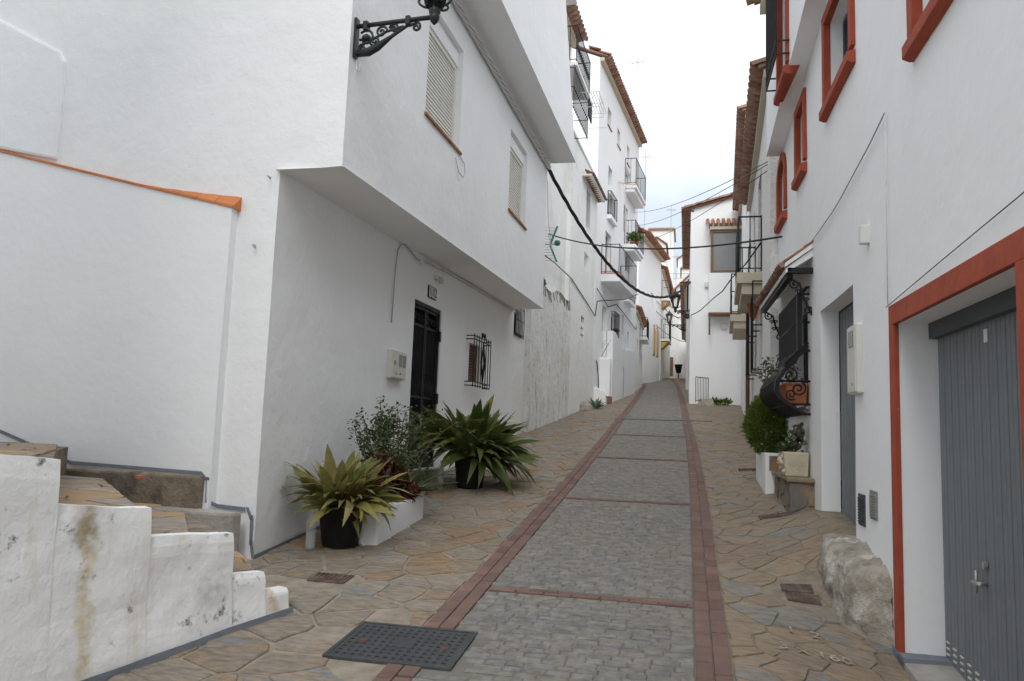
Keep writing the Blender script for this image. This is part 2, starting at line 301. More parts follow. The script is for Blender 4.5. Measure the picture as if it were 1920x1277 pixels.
def panel(mb, f, u0, u1, v0, v1, holes=(), step=0.3, amp=0.012, flip=False):
    """wall sheet f(u, v, d) -> world (d = depth into the wall), with rectangular openings and their reveals.
    v0, v1 may be functions of u"""
    us = {u0, u1}; n = max(1, int(round((u1 - u0) / step)))
    for h in holes: us |= {h[0], h[1]}
    for i in range(n + 1):
        c = u0 + (u1 - u0) * i / n
        if all(abs(c - q) > step * 0.35 for q in us): us.add(c)
    us = sorted(us)
    zv0 = v0 if callable(v0) else (lambda u: v0); zv1 = v1 if callable(v1) else (lambda u: v1)
    lo = min(zv0(u0), zv0(u1)); hi = max(zv1(u0), zv1(u1))
    vsn = {lo, hi}
    for h in holes: vsn |= {h[2], h[3]}
    n = max(1, int(round((hi - lo) / step)))
    for i in range(n + 1):
        c = lo + (hi - lo) * i / n
        if all(abs(c - q) > step * 0.35 for q in vsn): vsn.add(c)
    vsn = sorted(vsn)
    idx = {}
    def P(i, j):
        if (i, j) not in idx:
            u = us[i]; v = vsn[j]
            if j == 0: v = zv0(u)
            if j == len(vsn) - 1: v = zv1(u)
            v = min(max(v, zv0(u)), zv1(u))
            q = Vector(f(u, v, 0)); q = Vector(f(u, v, wob(*q, amp)))
            idx[(i, j)] = mb.p(q)
        return idx[(i, j)]
    for i in range(len(us) - 1):
        for j in range(len(vsn) - 1):
            cu = (us[i] + us[i + 1]) / 2; cv = (vsn[j] + vsn[j + 1]) / 2
            if any(h[0] < cu < h[1] and h[2] < cv < h[3] for h in holes): continue
            q = [P(i, j), P(i + 1, j), P(i + 1, j + 1), P(i, j + 1)]
            mb.f.append(q[::-1] if flip else q)
    for h in holes:
        d = h[4]
        iu = [i for i, u in enumerate(us) if h[0] - 1e-6 <= u <= h[1] + 1e-6]; jv = [j for j, v in enumerate(vsn) if h[2] - 1e-6 <= v <= h[3] + 1e-6]
        loop = [(i, jv[0]) for i in iu] + [(iu[-1], j) for j in jv[1:]] + [(i, jv[-1]) for i in iu[::-1][1:]] + [(iu[0], j) for j in jv[::-1][1:-1]]
        bk = [mb.p(f(us[i], vsn[j], d)) for i, j in loop]
        for k in range(len(loop)):
            a, b_ = P(*loop[k]), P(*loop[(k + 1) % len(loop)])
            mb.f.append([a, b_, bk[(k + 1) % len(loop)], bk[k]])
def fbox(mb, T, y0, y1, o0, o1, z0, z1):
    """box in facade coordinates: along y, out from the facade, up"""
    mb.box8([T(y0, o0, z0), T(y1, o0, z0), T(y1, o1, z0), T(y0, o1, z0)], [T(y0, o0, z1), T(y1, o0, z1), T(y1, o1, z1), T(y0, o1, z1)])
def FT(x0, y0, k, sgn):
    return lambda y, o, z: (x0 + k * (y - y0) + sgn * o, y, z)
def spiral(c, r0, turns, e1, e2, start=0.0, sgn=1, n=26, rend=0.15):
    c = Vector(c); e1 = Vector(e1); e2 = Vector(e2); out = []
    for i in range(n + 1):
        t = i / n; r = r0 * (1 - t * (1 - rend)); a = start + sgn * t * turns * 2 * math.pi
        out.append(c + e1 * (r * math.cos(a)) + e2 * (r * math.sin(a)))
    return out

# ------------------------------------------------------------------ ground
def lerp_tab(tab, t):
    if t <= tab[0][0]: return tab[0][1]
    for (a, b), (c, d) in zip(tab, tab[1:]):
        if t <= c: return b + (d - b) * (t - a) / (c - a)
    return tab[-1][1]
LANE = [(10, -0.655), (15, -0.70), (20, -0.80), (28, -0.93), (38, -1.17), (46, -1.5), (60, -2.4)]
RADJ = [(5.35, -0.15), (5.9, -0.10), (6.7, 0.24), (7.9, 0.26), (8.6, 0.14), (12, 0.05), (16, 0.0)]
def lane_c(y): return lerp_tab(LANE, y)
HALF = 0.82
def gbase(y):
    if y < 50: return -0.05 + 0.105 * y
    if y < 56: t = (y - 50) / 6; return 5.2 + 0.105 * 6 * (t - 0.5 * t * t * 0.7)
    return 5.2 + 0.63 * 0.65 + 0.0315 * (y - 56)
def zg(x, y):
    z = gbase(y)
    rr = lane_c(y) + HALF + 0.12
    if x > rr:
        t = min(1.0, (x - rr) / 1.0); z += lerp_tab(RADJ, y) * t ** 1.5
    return z
def strip(name, xl, xr, y0, y1, nx, dy, mt, dz=0.0):
    mb = MB(); ny = int((y1 - y0) / dy); g = []
    for j in range(ny + 1):
        y = y0 + (y1 - y0) * j / ny; a, b_ = xl(y), xr(y)
        g.append([mb.p((a + (b_ - a) * i / nx, y, zg(a + (b_ - a) * i / nx, y) + dz)) for i in range(nx + 1)])
    for j in range(ny):
        for i in range(nx): mb.f.append([g[j][i], g[j][i + 1], g[j + 1][i + 1], g[j + 1][i]])
    return tag(mb.build(name, mt, None, True), kind='structure')
tb = MB(); ys_ = [-120, -40, -10, 0, 10, 20, 30, 40, 50, 56, 65, 80, 120, 200, 400]
hill = lambda x, y: gbase(y) - 0.22 + (max(0, y - 66) * 0.16 if y < 140 else 74 * 0.16)
gr = [[tb.p((x, y, hill(x, y))) for x in (-400, -100, -30, -8, -2, 0, 3, 8, 30, 100, 400)] for y in ys_]
for j in range(len(ys_) - 1):
    for i in range(10): tb.f.append([gr[j][i], gr[j][i + 1], gr[j + 1][i + 1], gr[j + 1][i]])
tag(tb.build('ground', 'mortar_right', None), kind='structure')
pav_l = strip('pavement_left', lambda y: -9.0, lambda y: lane_c(y) - HALF + 0.06, -8, 62, 14, 0.5, 'mortar_left')
pav_r = strip('pavement_right', lambda y: lane_c(y) + HALF - 0.06, lambda y: 3.0, -8, 62, 44, 0.12, 'mortar_right')
lane = strip('cobbled_lane', lambda y: lane_c(y) - HALF + 0.06, lambda y: lane_c(y) + HALF - 0.06, -8, 62, 4, 0.5, 'lane_bed', .0015)
MANH = (-1.97, -1.22, 4.17, 4.73)   # manhole rectangle
def in_manhole(x, y, g=0.03): return MANH[0] - g < x < MANH[1] + g and MANH[2] - g < y < MANH[3] + g
BANDS = [5.6, 9.15, 12.7, 16.2]; DRAIN = 19.9
# setts
def sett_mesh(i):
    mb = MB(); a, b_, h = 0.5, 0.5, 1.0
    j = lambda s: U(-s, s)
    lo = [(-a, -b_, -1), (a, -b_, -1), (a, b_, -1), (-a, b_, -1)]
    md = [(x + j(.03), y + j(.05), 0.35) for x, y, _ in lo]
    tp = [(x * .88 + j(.03), y * .82 + j(.05), 1 + j(.22)) for x, y, _ in lo]
    i0 = [mb.p(q) for q in lo]; i1 = [mb.p(q) for q in md]; i2 = [mb.p(q) for q in tp]; c = mb.p((j(.1), j(.1), 1.12 + j(.15)))
    for A, B in ((i0, i1), (i1, i2)):
        for k in range(4): mb.f.append([A[k], A[(k + 1) % 4], B[(k + 1) % 4], B[k]])
    for k in range(4): mb.f.append([i2[k], i2[(k + 1) % 4], c])
    return mb
sett_mb = [sett_mesh(i) for i in range(8)]; sett_me = [mesh_of(b_, 'sett', 'sett') for b_ in sett_mb]
SLOPE = math.atan(0.105)
def place_pieces(specs, parent, name, mbs, mes, mt, limit=300):
    """specs: (x, y, rotz, lx, ly, h); the nearest ones that the camera sees become objects, the rest one joined piece"""
    rest = MB(); n = 0
    for (x, y, rz, lx, ly, h) in specs:
        k = random.randrange(len(mbs)); z = zg(x, y); tl = math.atan((zg(x, y + .1) - zg(x, y - .1)) / .2)
        if y > 3.75 and n < limit:
            inst(name, mes[k], parent, (x, y, z), (tl, 0, rz), (lx, ly, h)); n += 1
        else:
            mw = Matrix.Translation((x, y, z)) @ Matrix.Rotation(rz, 4, 'Z') @ Matrix.Rotation(tl, 4, 'X') @ Matrix.Diagonal((lx, ly, h, 1))
            b0 = len(rest.v); rest.v += [tuple(mw @ Vector(q)) for q in mbs[k].v]; rest.f += [[i + b0 for i in f] for f in mbs[k].f]
    if rest.v: rest.build(name, mt, parent, False, kind='stuff')
specs = []; y = 2.6
while y < 49:
    d = U(0.060, 0.078); yc = y + d / 2; y += d
    if any(abs(yc - b_) < 0.075 for b_ in BANDS) or abs(yc - DRAIN) < 0.09: continue
    x = lane_c(yc) - HALF + 0.11 - U(0, .03); xe = lane_c(yc) + HALF - 0.10
    while x < xe - 0.03:
        l = min(U(0.09, 0.18), xe - x)
        if xe - x - l < 0.05: l = xe - x
        if not in_manhole(x + l / 2, yc, 0.05): specs.append((x + l / 2, yc + U(-.006, .006), U(-.03, .03), l - 0.006, d - 0.006, U(.007, .011)))
        x += l
place_pieces(specs, lane, 'sett', sett_mb, sett_me, 'sett')
# red bricks edging the lane and crossing it
def brick_mesh():
    mb = MB(); q = 0.5; c = .06
    lo = [(-q, -q, -1), (q, -q, -1), (q, q, -1), (-q, q, -1)]
    i0 = [mb.p(p) for p in lo]; i1 = [mb.p((x, y, .7)) for x, y, _ in lo]; i2 = [mb.p((x * (1 - c * (.6 if abs(x) else 1)), y * (1 - c), 1)) for x, y, _ in lo]
    for A, B in ((i0, i1), (i1, i2)):
        for k in range(4): mb.f.append([A[k], A[(k + 1) % 4], B[(k + 1) % 4], B[k]])
    mb.f.append(i2); return mb
bmb = [brick_mesh()]; bme = [mesh_of(bmb[0], 'brick', 'red_brick')]
specs = []
y = 2.6
while y < 50:
    l = 0.215
    for s in (-1, 1):
        for c in (-0.049, 0.049):
            xx = lane_c(y) + s * HALF + c; yy = y + (0.03 if c > 0 else -0.02) + U(-.006, .006)
            if abs(yy - DRAIN) < .11: continue
            ya, yb = yy - l / 2, yy + l / 2
            if MANH[0] < xx < MANH[1]:
                if ya < MANH[3] < yb: ya = MANH[3] + .008
                elif ya < MANH[2] < yb: yb = MANH[2] - .008
                elif MANH[2] < yy < MANH[3]: continue
            if yb - ya < .04: continue
            yy = (ya + yb) / 2
            a = math.atan((lane_c(y + 1) - lane_c(y - 1)) / 2)
            specs.append((xx, yy, -a + U(-.012, .012), 0.092, yb - ya - .008, U(.015, .019)))
    y += l
for b_ in BANDS:
    for r_ in (-1, 1):
        x = lane_c(b_) - HALF + 0.105 + (0.1 if r_ > 0 else 0)
        while x < lane_c(b_) + HALF - 0.11:
            l = min(0.2, lane_c(b_) + HALF - 0.105 - x); specs.append((x + l / 2, b_ + r_ * 0.026 + U(-.004, .004), U(-.02, .02), l - .008, 0.046, U(.014, .018))); x += 0.2
specs.sort(key=lambda s: s[1])
place_pieces(specs, lane, 'brick', bmb, bme, 'red_brick')
# crazy paving
def clip(poly, nx, ny, d):
    out = []
    for k in range(len(poly)):
        a = poly[k]; b_ = poly[(k + 1) % len(poly)]; da = a[0] * nx + a[1] * ny - d; db = b_[0] * nx + b_[1] * ny - d
        if da <= 0: out.append(a)
        if da * db < 0: t = da / (da - db); out.append((a[0] + (b_[0] - a[0]) * t, a[1] + (b_[1] - a[1]) * t))
    return out
def crazy(x0, x1, y0, y1, sx, sy, gap, xl=None, xr=None, skip=None):
    nx = max(1, int((x1 - x0) / sx)); ny = int((y1 - y0) / sy); pts = {}
    for j in range(-1, ny + 1):
        for i in range(-1, nx + 1):
            pts[(i, j)] = (x0 + (i + .5 + U(-.42, .42) + (.5 if j % 2 else 0)) * (x1 - x0) / nx, y0 + (j + .5 + U(-.42, .42)) * (y1 - y0) / ny)
    res = []
    for (i, j), (px, py) in pts.items():
        if i < 0 and px < x0 or not (y0 <= py <= y1): continue
        if skip and skip(px, py): continue
        poly = [(px - 2, py - 2), (px + 2, py - 2), (px + 2, py + 2), (px - 2, py + 2)]
        for dj in (-2, -1, 0, 1, 2):
            for di in (-2, -1, 0, 1, 2):
                q = pts.get((i + di, j + dj))
                if q is None or (di == 0 and dj == 0): continue
                vx, vy = q[0] - px, q[1] - py; l = math.hypot(vx, vy)
                if l < 1e-6: continue
                vx /= l; vy /= l; poly = clip(poly, vx, vy, px * vx + py * vy + l / 2 - gap * U(.6, 1.6))
        if xl: poly = clip(poly, -1, 0, -xl(py) - gap)
        if xr: poly = clip(poly, 1, 0, xr(py) - gap)
        if len(poly) < 3: continue
        ar = abs(sum(poly[k][0] * poly[(k + 1) % len(poly)][1] - poly[(k + 1) % len(poly)][0] * poly[k][1] for k in range(len(poly)))) / 2
        if ar < sx * sy * 0.12: continue
        res.append(poly)
    return res
def rough_poly(poly, seg=0.11, amp=0.012):
    out = []
    for k in range(len(poly)):
        a = Vector(poly[k]); b_ = Vector(poly[(k + 1) % len(poly)]); n = max(1, min(5, int((b_ - a).length / seg)))
        t = (b_ - a); nn = Vector((-t.y, t.x)); nn = nn.normalized() if nn.length else nn
        for s in range(n):
            q = a + t * (s / n); o = 0 if s == 0 else U(-amp, amp); q = q + nn * o; out.append((q.x, q.y))
    # soften sharp corners
    c = [sum(p[0] for p in out) / len(out), sum(p[1] for p in out) / len(out)]
    return out, c
def flag_into(mb, poly, zf, h, seg=0.11, amp=0.012):
    ring, c = rough_poly(poly, seg, amp); n = len(ring); tx, ty = U(-.006, .006), U(-.006, .006)
    top = [(c[0] + (p[0] - c[0]) * .965, c[1] + (p[1] - c[1]) * .965) for p in ring]
    i0 = [mb.p((p[0], p[1], zf(*p) - 0.01)) for p in ring]; i1 = [mb.p((p[0], p[1], zf(*p) + h * .55)) for p in ring]
    i2 = [mb.p((p[0], p[1], zf(*p) + h + tx * (p[0] - c[0]) / .2 + ty * (p[1] - c[1]) / .2)) for p in top]
    for A, B in ((i0, i1), (i1, i2)):
        for k in range(n): mb.f.append([A[k], A[(k + 1) % n], B[(k + 1) % n], B[k]])
    cc = mb.p((c[0], c[1], zf(*c) + h + U(-.001, .003)))
    for k in range(n): mb.f.append([i2[k], i2[(k + 1) % n], cc])
def lay(polys, parent, mt, name='flagstone', h=(.006, .013), limit=300):
    cut = []
    for p in polys:
        for (a, b_, c, d) in [MANH] + RUSTY[:5]:
            xs_ = [q[0] for q in p]; yv = [q[1] for q in p]
            if max(xs_) < a or min(xs_) > b_ or max(yv) < c or min(yv) > d: continue
            cx, cy = sum(xs_) / len(p), sum(yv) / len(p)
            p = max((clip(p, 1, 0, a - .015), clip(p, -1, 0, -b_ - .015), clip(p, 0, 1, c - .015), clip(p, 0, -1, -d - .015)), key=lambda t: abs(sum(t[k][0] * t[(k + 1) % len(t)][1] - t[(k + 1) % len(t)][0] * t[k][1] for k in range(len(t)))) if len(t) > 2 else 0)
            if len(p) < 3: break
        if len(p) > 2: cut.append(p)
    polys = cut
    polys.sort(key=lambda p: math.hypot(sum(q[0] for q in p) / len(p), sum(q[1] for q in p) / len(p)))
    rest = MB(); n = 0
    for p in polys:
        cy = sum(q[1] for q in p) / len(p)
        if n < limit and cy > 3.2:
            mb = MB(); flag_into(mb, p, zg, U(*h)); mb.build(name, mt, parent); n += 1
        else: flag_into(rest, p, zg, U(*h), 0.2)
    if rest.v: rest.build(name, mt, parent, kind='stuff')
RUSTY = [(-2.73, -2.44, 5.44, 5.64), (0.70, 0.92, 6.12, 6.24), (0.72, 0.95, 5.97, 6.095), (0.74, 1.04, 8.28, 8.52), (0.76, 1.04, 11.75, 12.0), (-2.0, -1.8, 15, 15.3)]
def skipl(x, y):
    if in_manhole(x, y, 0.03): return True
    if any(a - .02 < x < b_ + .02 and c - .02 < y < d + .02 for a, b_, c, d in RUSTY[:5]): return True
    return y < 5.6 and x < -2.62 - (4.8 - y) * 0.33 - .1
def skipr(x, y):
    return any(a - .02 < x < b_ + .02 and c - .02 < y < d + .02 for a, b_, c, d in RUSTY)
lx0 = lambda y: -3.43 + .0187 * (y - 5.96) if y < 15 else (-3.25 + .042 * (y - 15.6) if y < 26 else -2.4 + .06 * (y - 27))
lay(crazy(-4.2, -1.3, 2.6, 14, .36, .26, .013, lambda y: lx0(y) + .01 if y > 5.8 else -4, lambda y: lane_c(y) - HALF - .10, skipl)
    + crazy(-3.5, -1.4, 14, 40, .40, .30, .009, lx0, lambda y: lane_c(y) - HALF - .10), pav_l, 'flag_left', limit=298)
lay(crazy(0.1, 1.7, 2.6, 14, .30, .20, .008, lambda y: lane_c(y) + HALF + .10, lambda y: 1.32 - .014 * (y - 5.6), skipr)
    + crazy(-0.2, 1.8, 14, 40, .38, .26, .008, lambda y: lane_c(y) + HALF + .10, lambda y: 1.6), pav_r, 'flag_right', h=(.007, .011), limit=298)

# ------------------------------------------------------------------ shared pieces for houses
def half_tile(rx=0.095, L=0.42, th=0.012, n=6, taper=0.85):
    mb = MB(); A = []
    for (x, s) in ((0, 1.0), (L, taper)):
        for rr in (rx * s, rx * s - th):
            A.append([mb.p((x, rr * math.cos(math.pi * k / n), rr * math.sin(math.pi * k / n))) for k in range(n + 1)])
    o0, i0, o1, i1 = A
    for k in range(n):
        mb.f.append([o0[k], o0[k + 1], o1[k + 1], o1[k]]); mb.f.append([i0[k + 1], i0[k], i1[k], i1[k + 1]])
        mb.f.append([o0[k + 1], o0[k], i0[k], i0[k + 1]]); mb.f.append([o1[k], o1[k + 1], i1[k + 1], i1[k]])
    for k in (0, n): mb.f.append([o0[k], o1[k], i1[k], i0[k]])
    return mb
TILE = {c: mesh_of(half_tile(), 'roof_tile', c, True) for c in ('clay_tile', 'clay_dark')}
SMALLT = {c: mesh_of(half_tile(0.06, 0.30, .01), 'roof_tile', c, True) for c in ('clay_tile', 'clay_dark')}
def tile_row(parent, a, b, ang, pitch, sp=0.21, mesh=None, mt='clay_tile', channel=True, jit=0.02):
    """barrel tiles with their low mouths on the line a-b; ang = heading of the down-slope direction"""
    a, b = Vector(a), Vector(b); n = max(1, int((b - a).length / sp)); me = mesh or TILE[mt]
    rz = ang + math.pi
    for i in range(n + 1):
        q = a + (b - a) * (i / n)
        inst('roof_tile', me, parent, q + Vector((0, 0, U(-.006, .006))), (0, -pitch, rz + U(-jit, jit)))
        if channel and i < n:
            q2 = a + (b - a) * ((i + .5) / n) + Vector((0, 0, 0.075))
            inst('roof_tile', me, parent, q2, (math.pi, pitch, rz + U(-jit, jit)))
UNITBAR = MB(); UNITBAR.tube([(0, 0, 0), (0, 0, 1)], 1, 6); UNITBAR = mesh_of(UNITBAR, 'bar', 'iron', True)
BALU = MB(); BALU.lathe([(.007, 0), (.007, .28), (.012, .30), (.007, .33), (.016, .42), (.007, .52), (.012, .55), (.007, .58), (.007, 1)], n=6); BALU = mesh_of(BALU, 'baluster', 'iron', True)
def railing(parent, pts, z0, z1, sp=0.11, baluster=False, mt='iron', name='railing'):
    """handrail and bottom rail along pts, with single bars as pieces"""
    mb = MB()
    for q in range(len(pts) - 1):
        for zz, r in ((z1, .014), (z0 + .05, .010)): mb.tube([(*pts[q], zz), (*pts[q + 1], zz)], r, 6)
    for q in pts: mb.tube([(*q, z0), (*q, z1 + .02)], .012, 6)
    r = mb.build(name, mt, parent, True)
    for q in range(len(pts) - 1):
        a, b = Vector(pts[q]), Vector(pts[q + 1]); n = max(1, int((b - a).length / sp))
        for i in range(1, n):
            c = a + (b - a) * (i / n)
            if baluster: inst('baluster', BALU, r, (c.x, c.y, z0 + .05), scale=(1.2, 1.2, z1 - z0 - .05))
            else: inst('bar', UNITBAR, r, (c.x, c.y, z0 + .05), scale=(.008, .008, z1 - z0 - .05))
    return r
def balcony(parent, T, y0, y1, out, zf, h=0.95, th=.16, mt='plaster_smooth', sp=.11, baluster=False, steps=2, edge=None):
    mb = MB(); fbox(mb, T, y0, y1, -.05, out, zf - th, zf)
    if steps > 1: fbox(mb, T, y0 + .06, y1 - .06, -.05, out - .08, zf - th * 2.0, zf - th)
    s = mb.build('balcony_slab', mt, parent, bevel=.008)
    if edge:
        e_ = MB(); fbox(e_, T, y0 - .015, y1 + .015, -.05, out + .015, zf, zf + .03); e_.build('slab_edge', edge, s)
    o = out - .03
    P = [T(y0 + .02, .01, 0), T(y0 + .02, o, 0), T(y1 - .02, o, 0), T(y1 - .02, .01, 0)]
    railing(s, [(q[0], q[1]) for q in P], zf + .02, zf + h, sp, baluster)
    return s
def window(parent, T, y0, y1, z0, z1, d, kind='glass', frame='cream_plastic', sill=None, name='window', muntin=True):
    """window in an opening d deep: frame, panes or shutter slats, sill"""
    fw = .05; mb = MB()
    for a in ((y0 - .01, y0 + fw, z0, z1), (y1 - fw, y1 + .01, z0, z1), (y0 + fw, y1 - fw, z0 - .01, z0 + fw), (y0 + fw, y1 - fw, z1 - fw, z1 + .01)): fbox(mb, T, a[0], a[1], -d - .04, -d + .02, a[2], a[3])
    if muntin and kind == 'glass': fbox(mb, T, (y0 + y1) / 2 - .025, (y0 + y1) / 2 + .025, -d - .038, -d + .018, z0 + fw, z1 - fw)
    w_ = mb.build(name, frame, parent)
    p_ = MB()
    if kind == 'glass':
        fbox(p_, T, y0 - .01, y1 + .01, -d - .03, -d - .005, z0 - .01, z1 + .01); p_.build('pane', 'glass', w_)
        p_ = MB(); fbox(p_, T, y0 - .02, y1 + .02, -d - .30, -d - .25, z0 - .02, z1 + .02); p_.build('curtain', 'grey_window', w_)
    elif kind == 'shutter':
        n = int((z1 - z0) / .045); h = (z1 - z0) / n
        for i in range(n):
            za = z0 + i * h
            p_.box8([T(y0, -d + .004, za + .003), T(y1, -d + .004, za + .003), T(y1, -d - .02, za + .003), T(y0, -d - .02, za + .003)],
                    [T(y0, -d - .008, za + h), T(y1, -d - .008, za + h), T(y1, -d - .02, za + h), T(y0, -d - .02, za + h)])
        p_.build('slats', 'pvc_cream', w_, kind='stuff')
    elif kind == 'dark':
        fbox(p_, T, y0 - .01, y1 + .01, -d - .03, -d - .005, z0 - .01, z1 + .01); p_.build('pane', 'dark_void', w_)
    if sill:
        p_ = MB(); fbox(p_, T, y0 - .05, y1 + .05, -d, .035, z0 - .035, z0 - .002); p_.build('sill', sill, w_, bevel=.005)
    return w_

# ------------------------------------------------------------------ the house with number 112
LT = FT(-3.43, 5.96, .0187, 1)
zsof = lambda y: 3.83 + .018 * (y - 5.85)
ysd = lambda x: 5.85 - .10 * (x + 3.43)
def sidef(x, v, d): return (x, ysd(x) + d, v)
H = thing('corner_house', 'large white corner house with two overhanging upper storeys above a black door', 'house', (-3.43, 5.9, .5))
mb = MB()
def facef(off): return lambda u, v, d: LT(u, off - d, v)
DOOR = (9.2, 10.24, 1.14, 3.30); WLOW = (11.62, 12.25, 2.42, 3.02)
W1 = (7.64, 8.86, 5.07, 6.38); W2 = (11.4, 12.58, 5.09, 6.40)
panel(mb, facef(0), 5.85, 14.5, 0.2, lambda u: zsof(u), [(*DOOR, .2), (*WLOW, .14)], .3, .016)
panel(mb, facef(.604), 5.79, 14.3, lambda u: zsof(u), 6.9, [(*W1, .16), (*W2, .16)], .3, .012)
e2 = lambda v: 14.48 - .62 * (v - 6.9)
panel(mb, lambda u, v, d: LT(5.74 + (u - 5.74) * (e2(v) - 5.74) / (14.48 - 5.74), 1.12 - d, v), 5.74, 14.48, 6.9, 10.2, [], .35, .012)
panel(mb, sidef, -9.6, -3.43, 0.2, 3.83, [], .3, .02)
panel(mb, sidef, -9.6, -2.826, 3.83, 6.9, [], .3, .02)
panel(mb, sidef, -9.6, -2.315, 6.9, 10.2, [], .3, .016)
def soff(o0, o1, z0f, y0, y1, n=20):
    for i in range(n):
        a, b = y0 + (y1 - y0) * i / n, y0 + (y1 - y0) * (i + 1) / n
        mb.poly(LT(a, o0, z0f(a)), LT(b, o0, z0f(b)), LT(b, o1, z0f(b)), LT(a, o1, z0f(a)))
soff(-.02, .62, zsof, 5.80, 14.3); soff(.58, 1.13, lambda y: 6.9, 5.75, 14.48)
mb.poly(LT(14.3, -.3, 3.98), LT(14.3, .6, 3.98), LT(14.3, .6, 6.9), LT(14.3, -.3, 6.9))
mb.poly(LT(14.48, -.3, 6.9), LT(14.48, 1.12, 6.9), LT(e2(10.2), 1.12, 10.2), LT(e2(10.2), -.3, 10.2))
mb.poly(LT(14.5, 0, .2), LT(14.5, -6, .2), LT(14.5, -6, 10.2), LT(14.5, 0, 10.2))
mb.poly((-9.6, 6.5, .2), (-9.6, 14.5, .2), (-9.6, 14.5, 10.2), (-9.6, 6.5, 10.2))
mb.poly((-9.6, 5.8, 10.19), (-2.3, 5.7, 10.19), (-2.2, 14.5, 10.19), (-9.6, 14.5, 10.19))
mb.build('wall', 'plaster', H)
# lean-to wall on the side with an orange tile capping
mb = MB(); xr_, xl_ = -3.83, -9.4
ztop = lambda x: 3.52 + (xr_ - x) * .262
fd = lambda x: max(.012, .085 - .073 * (xr_ - x) / 1.1) if x > xr_ - 1.1 else .012
n = 24
for i in range(n):
    a, b = xr_ + (xl_ - xr_) * i / n, xr_ + (xl_ - xr_) * (i + 1) / n
    for j in range(10):
        z0, z1 = .3 + (ztop(a) - .3) * j / 10, .3 + (ztop(a) - .3) * (j + 1) / 10
        y0, y1 = .3 + (ztop(b) - .3) * j / 10, .3 + (ztop(b) - .3) * (j + 1) / 10
        q = lambda x, z: (x, ysd(x) - fd(x) - .012 + wob(x, 5, z, .008), z)
        mb.poly(q(b, y0), q(a, z0), q(a, z1), q(b, y1))
mb.poly((xr_, ysd(xr_) - fd(xr_) - .012, .3), (xr_, ysd(xr_) + .05, .3), (xr_, ysd(xr_) + .05, ztop(xr_) + .1), (xr_, ysd(xr_) - fd(xr_) - .012, ztop(xr_)))
lw = mb.build('side_wall_facing', 'plaster_smooth', H)
ct = [MB()]
for i in range(16):
    a = xr_ + .03 - i * .213; b = a - .207; m_ = MB()
    ta = .135 * max(0, 1 - (xr_ + .03 - a) / 1.05); tb_ = .135 * max(0, 1 - (xr_ + .03 - b) / 1.05)
    q = lambda x, t, o, dz: (x, ysd(x) - (fd(x) + .03) * (1 - t) + t * .02 - o, ztop(x) + dz)
    m_.box8([q(b, 0, 0, -.018), q(a, 0, 0, -.018), q(a, 1, -.02, -.018), q(b, 1, -.02, -.018)], [q(b, 0, 0, .004), q(a, 0, 0, .004), q(a, 1, -.02, .012 + ta), q(b, 1, -.02, .012 + tb_)])
    m_.build('capping_tile', 'orange_tile', lw, bevel=.003)
mb = MB()   # thickened old wall higher up
z8 = lambda x: 5.20 + (-6.0 - x) * .55
q = [(-9.4, z8(-9.4) if 0 else 6.2), (-7.6, 6.05), (-6.5, 5.47), (-6.06, 5.24), (-5.98, 5.12), (-5.97, 4.12), (-9.4, 4.9)]
mb.prism([(x, ysd(x) - .04, z) for x, z in q], [(x, ysd(x) + .05, z) for x, z in q]); mb.build('buttress', 'plaster', H, bevel=.03)
# painted grey line along the foot of the walls
mb = MB()
prof = [(-9.3, 2.32), (-6.0, 1.42), (-5.4, 1.25), (-3.92, 1.235), (-3.87, 1.19), (-3.86, 1.02), (-3.80, .97), (-3.52, .96), (-3.47, .90), (-3.46, .70), (-3.43, .60)]
for (a, za), (b, zb) in zip(prof, prof[1:]):
    q = lambda x, z: (x, ysd(x) - fd(x) - .022 if x < xr_ else ysd(x) - .016, z)
    sp = .022 if abs(zb - za) < abs(b - a) else 0
    if sp: mb.poly(q(a, za - .015), q(b, zb - .015), q(b, zb + .018), q(a, za + .018))
    else: mb.poly(q(a - .0, za + .02), q(a + .03, za + .02), q(b + .03, zb - .02), q(b - .0, zb - .02))
y = 5.86
while y < 8.2:
    a, b = LT(y, .013, 0), LT(y + .2, .013, 0); za, zb = zg(a[0], a[1]), zg(b[0], b[1]); k = .034
    mb.poly((a[0], a[1], za - .02), (b[0], b[1], zb - .02), (b[0], b[1], zb + k), (a[0], a[1], za + k)); y += .2
mb.build('painted_base_line', 'grey_paint', H)
